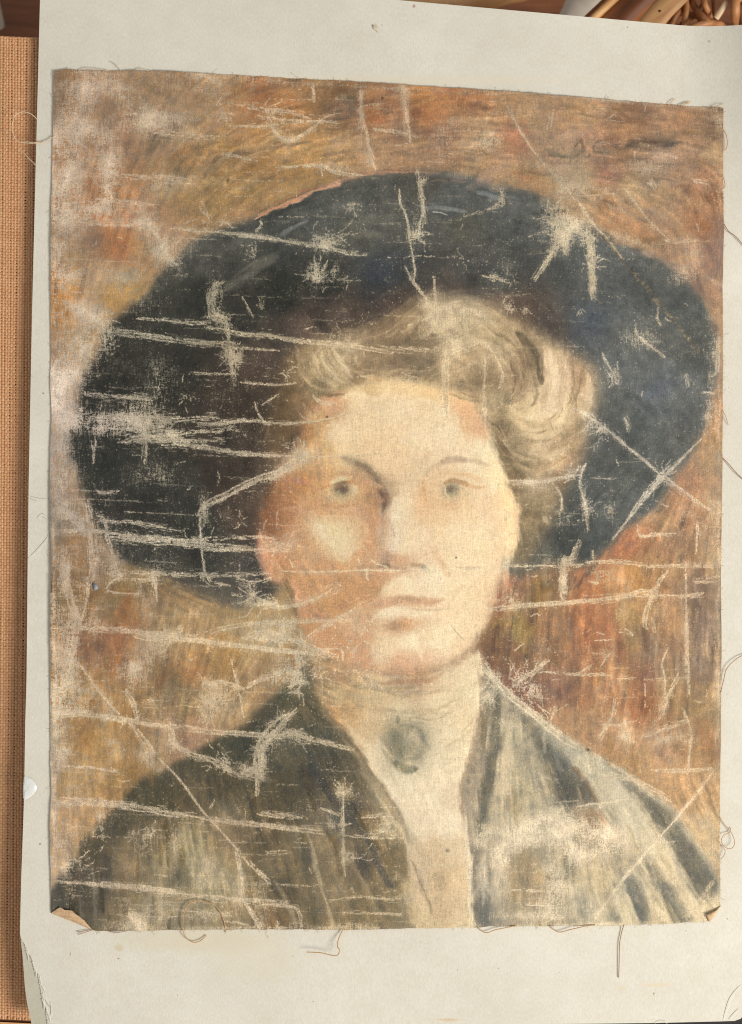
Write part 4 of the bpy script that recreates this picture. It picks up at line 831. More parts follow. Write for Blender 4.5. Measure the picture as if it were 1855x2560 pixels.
crack('660,1950 650,1900 655,1870 680,1835 745,1772', 8, 5, 9, 1.1, .05); crack('690,1835 740,1832 790,1850 885,1872', 4, 4, 8, .8, .25); crack('745,1772 690,1800 640,1870 645,1980', 3, 2, 6, .5, .3); burst(720, 1835, 18, 60, -30, 30, 1.8); burst(700, 1810, 14, 50, 250, 320, 1.8); burst(660, 1880, 12, 40, 150, 210, 1.5); crack('645,1900 640,1990', 2.5, 2, 4, .4, .3)
crack('855,1955 857,2060 857,2150 862,2190', 4, 2, 4, .7, .1); burst(856, 1985, 18, 36, 190, 350, 1.8); burst(862, 2140, 12, 46, -40, 30, 1.5); crack('800,2015 840,2032 850,2040', 4, 2, 6, .5, .2)
crack('650,2030 720,2034 770,2040', 2.5, 3, 7, .4, .35); crack('890,2042 960,2036 990,2040', 3, 2, 5, .4, .3); crack('830,2064 880,2058', 2.5, 2, 5, .3, .3); crack('850,2085 930,2092 1010,2092', 2.5, 2, 4, .4, .3); crack('660,2130 720,2128', 2, 2, 5, .3, .5); crack('690,2210 780,2214', 2, 2, 4, .3, .5); crack('820,2250 900,2240 960,2245 1040,2246', 3, 2, 5, .5, .35); crack('830,2278 950,2282 1010,2285', 2.5, 2, 5, .4, .4); crack('650,2258 730,2262 750,2280 755,2320', 4, 3, 8, .6, .2); crack('560,2300 620,2310', 2, 2, 4, .3, .4); crack('690,2300 700,2330', 3, 2, 5, .4, .4)
crack('998,470 1000,510 1010,528 1018,560 1022,600 1034,660 1036,705', 4.5, 3, 4, .9, .05); crack('1044,418 1050,480 1056,520 1050,570 1040,595', 3, 3, 8, .7, .25); burst(1032, 590, 14, 30, -30, 30, 1.8); crack('1050,440 1062,520 1064,560', 2.5, 2, 5, .4, .4); crack('1060,600 1062,630', 2.5, 1, 3, .3, .3); crack('1050,455 1065,450', 4, 2, 5, .4, .2)
crack('900,215 905,290 915,330 925,380 942,428', 8, 4, 7, 1.1, .15); crack('1005,215 1014,280 1020,330 1025,365', 6, 4, 6, .9, .2); crack('780,205 784,260', 4, 3, 5, .6, .3); crack('800,400 806,440', 3, 1, 3, .4, .3)
crack('925,322 1000,330 1044,342', 3.5, 3, 7, .6, .2); crack('905,268 960,260', 3, 2, 5, .4, .4)
crack('670,290 682,325 700,345 732,352 780,322 810,292 852,282', 4, 3, 7, .9, .25, .85); crack('600,258 660,275 720,280 785,292', 3, 4, 9, .6, .3); crack('560,316 640,318 705,312', 3, 3, 7, .6, .2); crack('690,420 800,415 830,428 870,436 915,440', 4, 3, 6, .7, .25); crack('640,290 700,300 780,305 850,310', 2.5, 3, 8, .4, .45); burst(660, 270, 12, 40, 0, 360, 1.6); crack('550,385 610,395 650,405', 3, 3, 7, .5, .35); crack('310,285 420,290 500,300', 3, 3, 7, .6, .4); crack('370,330 480,340 560,345', 2.5, 3, 9, .5, .4); burst(580, 290, 10, 40, 120, 200, 1.6)
crack('230,440 400,445 480,455', 2.5, 3, 9, .5, .4); crack('230,500 330,508 400,515', 3, 3, 8, .6, .3); crack('200,560 320,560 400,565', 2.5, 3, 8, .5, .4); crack('350,530 380,570 420,640 452,665', 5, 4, 14, .9, .3); crack('180,440 200,470 190,500', 4, 3, 9, .7, .4); crack('265,450 275,490 260,540', 4, 4, 12, .7, .35); burst(530, 555, 14, 46, 160, 260, 1.6); burst(540,560, 10, 40, -30, 20, 1.6); crack('640,545 655,560 640,580', 3, 2, 5, .5, .2)
crack('1392,600 1384,625 1360,662 1334,702', 5, 4, 7, .8, .15); crack('1470,565 1476,640 1480,700 1484,750', 10, 7, 9, 1.1, .08); burst(1476, 660, 30, 26, 0, 360, 1.8); burst(1400, 560, 40, 60, 0, 360, 1.8); crack('1412,560 1410,620 1416,640', 5, 4, 9, .8, .2); crack('1380,545 1440,580 1500,600', 4, 4, 10, .7, .3); crack('1250,470 1255,510 1230,520', 4, 3, 8, .5, .3)
crack('1262,258 1330,372 1400,452 1440,500', 4, 2, 5, 1.2, .2, .8); crack('1440,500 1480,560 1520,600', 3, 3, 9, .7, .4, .8); crack('1560,470 1620,552 1672,602', 2.5, 2, 3, .7, .3, .8); crack('1510,590 1560,650', 2.5, 2, 3, .4, .3, .8); crack('1660,600 1672,604', 4, 2, 4, .4, .1); crack('1380,270 1370,330', 3, 2, 5, .5, .4); crack('1585,380 1588,402', 4, 2, 3, .5, .1); crack('1620,450 1640,470', 4, 3, 10, .5, .3); crack('1740,560 1745,580', 5, 2, 4, .5, .1); crack('1730,450 1770,460', 4, 3, 8, .5, .3)
crack('1010,665 1030,700 1060,740 1082,772', 5, 3, 5, .9, .05); crack('1085,690 1088,755', 3, 2, 4, .5, .3); burst(1085, 765, 26, 70, 20, 160, 1.8); burst(1115, 870, 20, 50, -60, 60, 1.8)
crack('1110,885 1106,960 1114,1035', 4, 3, 6, .7, .25, .9); crack('1122,885 1118,980', 3.5, 2, 4, .6, .3, .9); crack('1112,872 1160,868 1205,858 1240,890 1256,940 1248,972', 5, 3, 6, .9, .2, .9); crack('1210,880 1208,960 1212,1080', 4, 3, 8, .7, .35, .8); crack('940,868 1030,874 1100,874', 3, 3, 6, .5, .4); crack('1000,935 1040,945 1035,960', 3, 3, 6, .5, .3); crack('890,940 920,942', 2.5, 2, 4, .4, .3); burst(700, 935, 12, 40, -60, 60, 1.6); burst(850, 860, 24, 40, 0, 360, 1.8); crack('820,858 850,864 900,862', 5, 3, 8, .7, .2)
crack('780,985 800,1005 840,1010', 3, 3, 7, .5, .3); crack('1000,330 1000,332', 2, 1, 2, .1, .1)
crack('1648,758 1640,790 1650,815', 4, 2, 4, .5, .1); crack('1585,800 1590,835 1620,862 1662,892', 3.5, 3, 5, .5, .3); crack('1500,880 1530,930', 2.5, 2, 5, .3, .5); burst(1535, 950, 12, 26, 0, 360, 1.6); crack('1560,1040 1570,1062 1567,1082', 4, 2, 5, .5, .1); crack('1710,930 1720,970', 4, 2, 6, .4, .3); crack('1750,980 1785,985', 3, 2, 5, .4, .3); crack('1790,885 1788,930 1770,940', 4, 3, 7, .5, .2); crack('1660,795 1675,805', 3, 2, 4, .4, .2)
crack('1430,1018 1500,1060 1560,1110 1620,1160 1660,1195', 5, 4, 5, 1.0, .05); crack('1650,1185 1720,1240 1785,1285', 4, 5, 8, 1.1, .3, .9); burst(1500, 1065, 40, 46, 60, 200, 1.5)
crack('1755,1092 1700,1148 1650,1200 1600,1260 1550,1322 1528,1348', 4.5, 3, 4, .9, .1); crack('1680,1150 1640,1200 1600,1250 1560,1310', 3, 3, 6, .6, .35); burst(1660, 1195, 16, 40, 100, 340, 1.5)
crack('1265,1202 1340,1206 1400,1196 1452,1190', 4, 4, 7, .8, .2); crack('1380,1208 1402,1240 1398,1290', 3.5, 2, 5, .6, .2); crack('1466,1155 1448,1200 1455,1240 1465,1290 1468,1330', 4.5, 3, 6, .8, .1); burst(1460, 1270, 16, 30, -40, 40, 1.6); crack('1440,1300 1468,1300', 2.5, 1, 3, .3, .2); burst(1410, 1195, 14, 50, 280, 340, 1.6); crack('1450,1350 1430,1392 1410,1410', 4, 3, 8, .6, .2)
crack('1225,1525 1300,1515 1400,1508 1500,1500 1560,1492 1622,1488', 5.5, 5, 8, 1.3, .05); crack('1600,1490 1700,1490 1765,1484', 5, 4, 6, 1.0, .15); crack('1570,1482 1620,1476 1650,1484', 3, 3, 6, .6, .2); crack('1255,1415 1330,1415 1405,1414', 4, 3, 5, .7, .3); crack('1400,1415 1500,1405 1580,1408 1640,1420', 3, 3, 7, .5, .45)
crack('1412,1388 1406,1430 1405,1480 1410,1504', 8, 6, 9, 1.0, .12); crack('1600,1415 1700,1414 1800,1416', 3, 3, 5, .7, .4, .8); crack('1670,1420 1640,1470 1618,1520 1612,1550 1616,1585', 4, 3, 8, .7, .15); crack('1640,1470 1635,1500', 3, 2, 6, .4, .3); crack('1630,1540 1635,1582', 3, 2, 5, .5, .3); crack('1595,1310 1600,1340 1640,1335 1690,1332', 3.5, 3, 6, .6, .3); crack('1742,1300 1740,1385', 4, 3, 5, .7, .2, .9); crack('1482,1375 1483,1400', 3, 2, 4, .4, .1); crack('1730,1455 1800,1455', 4, 3, 6, .6, .25); crack('1740,1445 1800,1440', 3, 2, 5, .4, .4); crack('1240,1335 1245,1345', 3, 1, 2, .2, .2)
crack('1710,1380 1712,1460 1715,1560 1718,1680 1718,1742', 4.5, 3, 5, .8, .2, .9); crack('1675,1612 1656,1655 1662,1700 1662,1745', 4, 2, 4, .6, .15, .9); crack('1700,1680 1670,1740 1648,1800', 4, 4, 8, .9, .25, .9); crack('1705,1768 1720,1810 1726,1850 1716,1935', 4.5, 3, 5, .8, .15, .9); crack('1600,1842 1660,1820 1722,1798', 4, 4, 9, .8, .25, .9); crack('1540,1745 1525,1800 1490,1850', 3, 3, 8, .6, .4); crack('1500,1670 1510,1650 1525,1632', 3, 2, 3, .4, .1); crack('1340,1680 1440,1684 1450,1682 1480,1660', 2.5, 2, 4, .4, .25); crack('1450,1685 1530,1685', 2, 2, 4, .3, .4); crack('1540,1695 1590,1695', 2, 2, 4, .3, .4); crack('1485,1600 1530,1598', 2.5, 1, 3, .3, .2); crack('1490,1580 1510,1585', 2.5, 1, 3, .3, .2); crack('1325,1540 1340,1534 1352,1540', 2.5, 1, 2, .3, .1); crack('1285,1625 1308,1608', 3, 1, 2, .3, .1); crack('1560,1575 1585,1590', 3, 2, 6, .4, .2); crack('1470,1455 1495,1460', 3, 2, 6, .4, .3); crack('1610,1690 1612,1770', 2.5, 1, 3, .3, .4); crack('1560,1800 1575,1855', 5, 2, 5, .6, .2); crack('1500,1810 1560,1812', 2.5, 2, 5, .4, .4)
crack('1625,1926 1700,1925 1785,1921', 4.5, 3, 5, 1.0, .2, .9); crack('1788,1918 1740,1980 1690,2042 1620,2122', 5.5, 4, 4, 1.3, -.05, .95, .04); crack('1620,2122 1560,2192 1486,2295', 5.5, 4, 4, 1.3, -.05, .95, .04); crack('1790,2190 1760,2230 1720,2290', 4, 3, 5, .8, .25); crack('1480,1880 1560,1930 1640,1990', 3, 3, 8, .7, .35)
crack('1190,1628 1230,1688 1280,1742 1340,1790 1420,1852 1484,1884', 7, 6, 12, 1.4, .1); burst(1285, 1720, 30, 60, 260, 340, 1.8); crack('1290,1700 1330,1680 1368,1645', 4, 4, 8, .8, .2); burst(1310, 1735, 24, 46, 300, 400, 1.6); burst(1365, 1805, 14, 40, 250, 330, 1.5); burst(1230, 1700, 30, 60, 40, 130, 1.4)
crack('1440,2018 1490,2008 1500,2020', 4, 3, 5, .7, .1); crack('1490,2008 1560,1998 1580,2000', 3, 2, 4, .5, .25); crack('1505,1935 1540,1940 1590,1945', 2.5, 3, 8, .4, .4); crack('1545,1940 1600,1955 1680,2000', 3, 3, 9, .5, .4); crack('1360,2070 1400,2030 1420,2015', 3, 3, 8, .6, .35); crack('1620,2102 1690,2102', 2.5, 1, 4, .4, .35); crack('1270,2222 1360,2226', 2.5, 2, 5, .4, .35); crack('1300,2260 1380,2262', 2.5, 2, 5, .4, .35)
crack('760,1600 820,1560 860,1540 905,1512', 3.5, 3, 6, .7, .3, .85); crack('700,1545 790,1550 900,1548', 2.5, 2, 3, .6, .35, .8); crack('680,1428 800,1430 920,1426 1100,1427 1215,1422', 3, 3, 4, .6, .4, .85); crack('915,1420 918,1455', 3.5, 2, 3, .4, .1); crack('925,1400 950,1412 970,1420', 3.5, 2, 5, .4, .2); crack('1208,1520 1240,1524', 4, 2, 5, .6, .2); crack('896,1395 900,1412', 3, 1, 3, .3, .2)
for k in range(34): burst(rng.uniform(900, 950), rng.uniform(1530, 1690), 1, 34, 0, 360, 1.8, .85)
for k in range(30): burst(rng.uniform(680, 860), rng.uniform(1590, 1700), 2, 40, 0, 360, 1.7, .85)
crack('640,1560 700,1590 740,1600 800,1630 850,1640', 3.5, 4, 14, .7, .3); crack('790,1622 850,1620 860,1650', 3, 2, 4, .4, .2); crack('720,1720 745,1705 775,1708', 5, 3, 6, .6, .1); burst(745, 1715, 20, 40, 60, 200, 2); burst(930, 1705, 14, 30, 20, 160, 1.8); crack('690,1690 720,1680 760,1690', 4, 3, 9, .6, .25)
burst(530, 1765, 50, 60, 200, 330, 1.6); burst(520, 1780, 40, 40, 60, 200, 1.5); crack('500,1715 540,1705 590,1715 610,1725', 4, 3, 8, .7, .2); crack('575,1640 590,1690 600,1740 612,1800', 3, 2, 4, .6, .25); crack('610,1720 650,1700 700,1680', 3, 3, 8, .6, .4); crack('310,1720 335,1760 345,1800', 4, 4, 10, .7, .35); crack('420,1800 430,1830 440,1860', 4, 3, 7, .7, .2); crack('540,1600 530,1630', 3.5, 2, 4, .4, .2)
burst(330, 2280, 24, 46, 20, 90, 2); burst(300, 2300, 16, 40, 30, 100, 1.8); burst(250, 2060, 14, 30, 40, 120, 1.8); burst(378, 2075, 14, 28, 0, 360, 1.8); burst(520, 2150, 18, 40, 20, 90, 1.6); burst(200, 2170, 14, 50, 200, 330, 1.6); crack('480,2285 530,2282 575,2290', 4, 3, 8, .5, .25)
burst(700, 1365, 30, 60, 160, 380, 1.6); crack('655,1360 700,1362 730,1368', 3, 3, 8, .5, .3); crack('680,1372 720,1380', 3, 2, 5, .4, .3); crack('726,1395 735,1420', 3, 2, 5, .4, .3)
burst(1310, 770, 14, 26, 30, 120, 1.6); burst(1270, 775, 16, 30, 200, 340, 1.6); burst(1280, 700, 8, 20, 0, 360, 1.6); burst(1160, 650, 10, 26, 0, 360, 1.7); burst(1225, 685, 14, 30, 0, 60, 1.6); burst(1445, 775, 8, 20, 0, 360, 1.6); burst(880, 515, 12, 24, 0, 360, 1.6); burst(650, 770, 8, 24, 250, 290, 2); burst(655, 770, 6, 10, 0, 360, 2); crack('605,742 620,770 632,795', 4, 2, 3, .5, .1); burst(395, 970, 6, 16, 0, 360, 2); burst(465, 980, 8, 30, 60, 120, 1.8); crack('240,1225 260,1232 300,1225', 4, 3, 6, .5, .25); burst(600, 1300, 8, 24, 0, 360, 1.8); burst(640, 640, 10, 36, 150, 260, 1.6); burst(870, 690, 5, 26, 100, 150, 1.7); burst(1160, 548, 6, 20, 0, 360, 1.6); crack('1170,540 1230,520 1245,510', 2, 2, 6, .3, .5); crack('1200,690 1255,702', 2.5, 2, 6, .3, .4)
for k in range(720):     # faint level creases from rolling the cloth
    u = 130 + 1500 * rng.random() ** 1.7; v = rng.uniform(230, 2300); l = rng.gamma(2, 32)
    if 900 < u < 1260 and 960 < v < 2100 and rng.random() < .75: continue
    m_ = rng.uniform(.005, .07) * (1 if u < 1100 else rng.choice([-1, 1]))
    crack([(u, v), (u + l * .5, v + l * m_ * .5 + rng.normal(0, 1.5)), (u + l, v + l * m_)], 1.0, 1, 2.5, .30, rng.uniform(.2, .5), rng.uniform(.25, .7), .4)
for k in range(150):     # scuffed patches
    u, v = 130 + 1650 * rng.random() ** 1.4, rng.uniform(220, 2300)
    if 880 < u < 1260 and 960 < v < 2080: continue
    r = rng.uniform(8, 30); up = rng.random() < .5
    if hatm[int(Y(v)), int(X(u))] > .4 and rng.random() < .75: continue
    dab(L, u, v, r * (1 if up else 1.8), r * (1.8 if up else 1), None, rng.uniform(.12, .38), rng.normal(0, 10))
for k in range(170):     # short random flakes everywhere
    u, v = rng.uniform(150, 1780), rng.uniform(230, 2290); a = rng.choice([0, 0, 90, rng.uniform(0, 180)])
    if 880 < u < 1260 and 980 < v < 2050: continue
    a = math.radians(a + rng.normal(0, 12)); l = rng.uniform(8, 46)
    crack([(u, v), (u + math.cos(a) * l / 2 + rng.normal(0, 3), v + math.sin(a) * l / 2 + rng.normal(0, 3)), (u + math.cos(a) * l, v + math.sin(a) * l)], 1.8, 1, 2, .3, .35, .75, .4)

thin = np.clip(gauss(thin, .5) * 1.35, 0, 1) * np.clip(.55 + .9 * uw2, .4, 1)
hl = np.clip(gauss(halo, 4.5) * 9, 0, 1)
left = np.clip((620 - (np.arange(PW)[None, :] / T + U0)) / 480, 0, 1)
base = .014 + .022 * np.clip(mottB * .6 + mott * .5 + .4, 0, 1.6) + .05 * left * np.clip(mott * .5 + .6, 0, 1.4)
base = base + bgm * (.035 + .075 * np.clip(mottB * .7 + mott * .6 + .2, 0, 1.8)) * (.6 + .8 * left)
L = np.clip(L * (1 + .22 * left * bgm), 0, .93)
base = base * (1 - .75 * np.clip((lum - .62) / .2, 0, 1))
Lt = 1 - (1 - np.clip(L * (1 + .28 * mott), 0, .95)) * (1 - hl * .36) * (1 - base)
Lt = np.clip(Lt * 1.06 - .012, 0, 1)
rub = np.clip((Lt - uw) / .30 + .40, 0, 1) * (Lt > 0.004)
fleck = unit(rnoise(.75) + .25 * mott + .22 * mottB)
fleck = gauss(np.clip((fleck - 1.72 - .9 * np.clip((lum - .6) / .15, 0, 1)) / .5, 0, 1), .45) * 1.1
rub = np.maximum(rub, fleck * .75)
rub = np.maximum(rub * (.62 + .38 * np.clip(L * 1.6, 0, 1)), thin * np.clip(.55 + .55 * (uw2 < .66), 0, 1))
bare = field('''200,300,206,178,150;400,300,204,178,144;150,700,208,182,152;160,1060,212,190,168;150,1300,206,184,160;400,850,206,192,160;600,900,214,192,152;800,620,206,190,156;1000,300,206,176,140;1030,600,214,196,158;1400,300,206,178,142;1470,650,218,196,156;1700,500,206,176,142;1500,1070,218,200,172;1650,1200,218,198,170;1780,1300,216,186,146;
1100,800,222,196,152;1100,950,222,192,146;900,900,216,188,144;500,1130,212,194,160;500,1350,214,196,164;700,1370,222,188,148;700,1500,222,200,160;700,1620,216,196,160;900,1600,236,206,164;1000,1420,238,212,168;1300,1510,226,200,158;1500,1500,226,196,152;1700,1500,222,188,146;200,1550,206,178,146;500,1600,214,188,148;540,1760,218,188,146;200,1780,214,190,154;400,2030,216,192,156;550,2080,206,178,142;650,1860,210,188,152;150,2000,212,184,152;300,2215,218,190,156;600,2240,212,188,152;330,2290,218,194,156;860,2100,212,188,150;900,2260,206,180,140;1280,1740,226,206,168;1420,1850,220,198,158;1350,2060,228,206,168;1400,2260,222,200,162;1650,2080,226,200,162;1700,1920,224,192,148;1690,1840,220,190,148;1740,2290,222,196,152;980,2060,224,202,162''', 40)
bare = bare + (bare.mean(-1, keepdims=True) - bare) * .18 + 7
bare = bare * (1 + .05 * np.clip(mottB, -2, 1.2) + .04 * np.clip(mid, -2, 1))[..., None]
bare = bare * (1 + .035 * weave)[..., None]
rub = rub[..., None]
img = img * (1 - rub) + bare * rub

# worn creases: thin brownish lines with the fold's shading painted in
stroke(img, '1515,600 1560,660 1640,750 1700,820 1745,880', 3.5, (112, 98, 76), .6, 3, False)
for k in range(60):
    t_ = rng.random(); u, v = 1515 + t_ * 230, 600 + t_ * 280
    dab(img, u + rng.normal(0, 3), v + rng.normal(0, 3), rng.uniform(1.5, 4), rng.uniform(1.5, 3), (170, 152, 116), .5)
for k in range(26): dab(img, rng.uniform(1160, 1200), rng.uniform(1500, 1620) , 2, 2, (150, 140, 118), .25)
stroke(img, '1125,1560 1145,1585 1160,1600', 3, (150, 144, 124), .5, 3)
stroke(img, '1030,1522 1070,1524 1130,1520', 4, (190, 174, 140), .5, 4)
dab(img, 1139, 1393, 2.2, 2.2, (70, 70, 66), .9); dab(img, 955, 246, 2.6, 2.6, (60, 48, 40), .9); dab(img, 817, 1042, 3, 2.5, (70, 56, 50), .8); dab(img, 569, 452, 4, 6, (76, 66, 50), .7)
dab(img, 1118, 2125, 6, 5, (110, 104, 92), .6); dab(img, 1468, 1873, 5, 3, (60, 56, 50), .8, 30)
# frayed, darkened selvedge
grain = .050 - .020 * np.clip((lum - .55) / .2, 0, 1) + .014 * np.clip((.4 - lum) / .15, 0, 1)
img *= (1 + grain * (.8 * weave + .55 * nf + .35 * rnoise(1.3)))[..., None]
img = np.clip(img, 10, 250)

pic = bpy.data.images.new('painted_surface', PW, PH, alpha=True)
pic.alpha_mode = 'CHANNEL_PACKED'
relief = np.clip(.55 + .10 * weave + .08 * brB + .05 * mid - .30 * rub[..., 0], 0, 1)
buf = np.empty((PH, PW, 4), np.float32)
buf[..., :3] = img[::-1] / 255; buf[..., 3] = relief[::-1]
pic.pixels.foreach_set(buf.ravel()); pic.update(); pic.pack()
del BG, HAT, HAIR, FACE, NECK, COAT, COATR
# ------------------------------------------------------------------ materials
def painted_mat():
    m, nt, b = new_mat('worn oil paint on linen', .62, .14)
    uv = nt.nodes.new('ShaderNodeUVMap'); uv.uv_map = 'uv'
    t = nt.nodes.new('ShaderNodeTexImage'); t.image = pic; t.extension = 'EXTEND'; t.interpolation = 'Linear'
    nt.links.new(uv.outputs['UV'], t.inputs['Vector'])
    nt.links.new(t.outputs['Color'], b.inputs['Base Color'])
    r = nt.nodes.new('ShaderNodeMapRange'); r.inputs['To Min'].default_value = .78; r.inputs['To Max'].default_value = .5
    nt.links.new(t.outputs['Alpha'], r.inputs['Value']); nt.links.new(r.outputs['Result'], b.inputs['Roughness'])
    bump_node(nt, t.outputs['Alpha'], b, .5, .0006)
    return m
M_paint = painted_mat()

def linen_mat(name, c0, c1):
    m, nt, b = new_mat(name, .9, .15)
    n1 = noise_node(nt, 900, 2, .5, stretch=(1, .12, 1)); n2 = noise_node(nt, 900, 2, .5, stretch=(.12, 1, 1))
    a = nt.nodes.new('ShaderNodeMath'); a.operation = 'ADD'; nt.links.new(n1.outputs['Fac'], a.inputs[0]); nt.links.new(n2.outputs['Fac'], a.inputs[1])
    h = nt.nodes.new('ShaderNodeMath'); h.operation = 'MULTIPLY'; h.inputs[1].default_value = .5; nt.links.new(a.outputs[0], h.inputs[0])
    r = ramp_node(nt, h.outputs[0], [(.35, lin(*c0)), (.65, lin(*c1))])
    nt.links.new(r.outputs['Color'], b.inputs['Base Color']); bump_node(nt, h.outputs[0], b, .5, .0004)
    return m
M_raw = linen_mat('raw linen back', (186, 150, 112), (220, 188, 150))
M_edge = linen_mat('cut linen edge', (176, 128, 80), (206, 166, 116))

def board_mat(name, c0, c1, spots=(), stains=()):
    m, nt, b = new_mat(name, .85, .2)
    big = noise_node(nt, 9, 4, .55); r = ramp_node(nt, big.outputs['Fac'], [(.3, lin(*c0)), (.7, lin(*c1))])
    col = r.outputs['Color']
    fib = noise_node(nt, 1300, 3, .6, stretch=(1, .35, 1))
    rf = ramp_node(nt, fib.outputs['Fac'], [(.3, (.90, .89, .87, 1)), (.72, (1.04, 1.04, 1.04, 1))])
    col = mix_node(nt, 1.0, col, rf.outputs['Color'], 'MULTIPLY')
    sm = noise_node(nt, 60, 4, .65); rs = ramp_node(nt, sm.outputs['Fac'], [(.35, (.965, .955, .935, 1)), (.6, (1, 1, 1, 1))])
    col = mix_node(nt, 1.0, col, rs.outputs['Color'], 'MULTIPLY')
    # tiny specks in the pulp
    vo = nt.nodes.new('ShaderNodeTexVoronoi'); vo.inputs['Scale'].default_value = 85
    tc = nt.nodes.new('ShaderNodeTexCoord'); nt.links.new(tc.outputs['Object'], vo.inputs['Vector'])
    sp = nt.nodes.new('ShaderNodeMapRange'); sp.inputs['From Min'].default_value = .02; sp.inputs['From Max'].default_value = .045
    sp.inputs['To Min'].default_value = .5; sp.inputs['To Max'].default_value = 0; nt.links.new(vo.outputs['Distance'], sp.inputs['Value'])
    gate = nt.nodes.new('ShaderNodeMath'); gate.operation = 'GREATER_THAN'; gate.inputs[1].default_value = .72
    sepc = nt.nodes.new('ShaderNodeSeparateColor'); nt.links.new(vo.outputs['Color'], sepc.inputs[0]); nt.links.new(sepc.outputs[0], gate.inputs[0])
    mul = nt.nodes.new('ShaderNodeMath'); mul.operation = 'MULTIPLY'; nt.links.new(sp.outputs[0], mul.inputs[0]); nt.links.new(gate.outputs[0], mul.inputs[1])
    col = mix_node(nt, mul.outputs[0], col, lin(150, 124, 104))
    wob = noise_node(nt, 160, 3, .6)
    for (u, v, ru, rv, c, op) in list(spots) + list(stains):
        p = P(u, v)
        mp = nt.nodes.new('ShaderNodeMapping'); mp.vector_type = 'TEXTURE'
        mp.inputs['Location'].default_value = (p.x, p.y, 0); mp.inputs['Scale'].default_value = (ru * S, rv * S, 10)
        nt.links.new(tc.outputs['Object'], mp.inputs['Vector'])
        ln = nt.nodes.new('ShaderNodeVectorMath'); ln.operation = 'LENGTH'; nt.links.new(mp.outputs['Vector'], ln.inputs[0])
        ad = nt.nodes.new('ShaderNodeMath'); ad.operation = 'MULTIPLY_ADD'; nt.links.new(wob.outputs['Fac'], ad.inputs[0]); ad.inputs[1].default_value = .9; nt.links.new(ln.outputs['Value'], ad.inputs[2])
        mr = nt.nodes.new('ShaderNodeMapRange'); mr.inputs['From Min'].default_value = 1.0; mr.inputs['From Max'].default_value = 1.6
        mr.inputs['To Min'].default_value = op; mr.inputs['To Max'].default_value = 0; nt.links.new(ad.outputs[0], mr.inputs['Value'])
        col = mix_node(nt, mr.outputs[0], col, lin(*c))
    nt.links.new(col, b.inputs['Base Color'])
    bump_node(nt, fib.outputs['Fac'], b, .25, .0002)
    return m
spots = [(1035, 15, 4, 5, (176, 142, 132), .8), (938, 66, 7, 8, (206, 190, 162), .9), (944, 78, 7, 5, (208, 192, 164), .8), (955, 62, 3, 3, (196, 184, 176), .7),
         (1569, 68, 2, 2, (150, 140, 120), .8), (1770, 107, 3, 3, (170, 152, 130), .8), (108, 983, 2.2, 2.2, (110, 76, 70), .9), (100, 2110, 3, 3, (130, 128, 120), .8),
         (296, 2396, 3, 2, (176, 104, 84), .85), (1818, 2297, 2.5, 2, (150, 136, 130), .8), (732, 2391, 1.6, 1.6, (120, 116, 108), .8), (1144, 2425, 1.6, 1.6, (150, 128, 116), .8), (1246, 2421, 1.6, 1.6, (150, 128, 120), .8),
         (444, 2488, 1.6, 1.6, (140, 104, 90), .8), (783, 2504, 1.8, 1.8, (130, 136, 110), .7), (1715, 2327, 1.6, 1.6, (150, 136, 130), .8), (176, 2385, 1.5, 4, (140, 130, 112), .7)]
stains = [(298, 2370, 12, 10, (208, 194, 162), .75), (1640, 2462, 40, 6, (226, 206, 172), .5), (1560, 2470, 12, 5, (222, 204, 168), .5), (500, 2352, 220, 34, (214, 202, 172), .5), (640, 2400, 120, 60, (220, 210, 184), .35), (1120, 2550, 30, 4, (212, 182, 140), .6),
          (1000, 200, 460, 14, (226, 214, 190), .5)]
M_board = board_mat('grey white card', (220, 214, 200), (230, 225, 211), spots, stains)
M_core = board_mat('greyish pulp core of the card', (196, 190, 170), (206, 200, 182))

# ------------------------------------------------------------------ mount board
def interp(pp, x):
    a = np.asarray(pp, float); return float(np.interp(x, a[:, 0], a[:, 1]))
TRUE_LEFT = [(-90, 102), (0, 100), (400, 90), (800, 80), (1200, 71.6), (1400, 69), (1700, 66), (1800, 63), (2000, 60), (2200, 53), (2340, 50), (2400, 56), (2470, 60), (2510, 65), (2545, 72), (2575, 78)]
TORN_LEFT = [(-90, 102), (0, 100), (400, 90), (800, 80), (1200, 71.6), (1400, 69), (1700, 66), (1800, 63), (2000, 60), (2200, 53), (2335, 50), (2350, 54), (2360, 62), (2378, 65), (2392, 78), (2404, 80), (2424, 86), (2434, 95), (2458, 98), (2476, 102), (2498, 104), (2516, 111), (2528, 117), (2534, 114), (2550, 117), (2575, 118)]
BOTTOM = [(0, 2572), (700, 2566), (1300, 2561), (1640, 2557), (1800, 2553), (1862, 2551)]
def v_top(u): return -80 + (u - 100) * .0895
def right(v): return 1880 - 24 * (v / 2550)
def round_corner(u, v):
    return u, v
def board_z(u, v):
    z = 0.0
    z += .017 * max(0, (u - 1690) / 180) ** 2 * max(0, 1 - max(v, 0) / 700)     # upper right lifts a little
    z += .0004 * math.sin(u * .004 + 1) * math.sin(v * .003)
    if v > 2300: z -= .0035 * max(0, (v - 2330) / 230) ** 1.3 * max(0, 1 - (u - 50) / 150) ** 1.5    # bent down lower left corner
    return z

board = empty('mount_board', P(930, 1250, -.002))
tag(board, 'pale grey white backing card with a torn lower left corner, under the whole portrait', 'mount board')

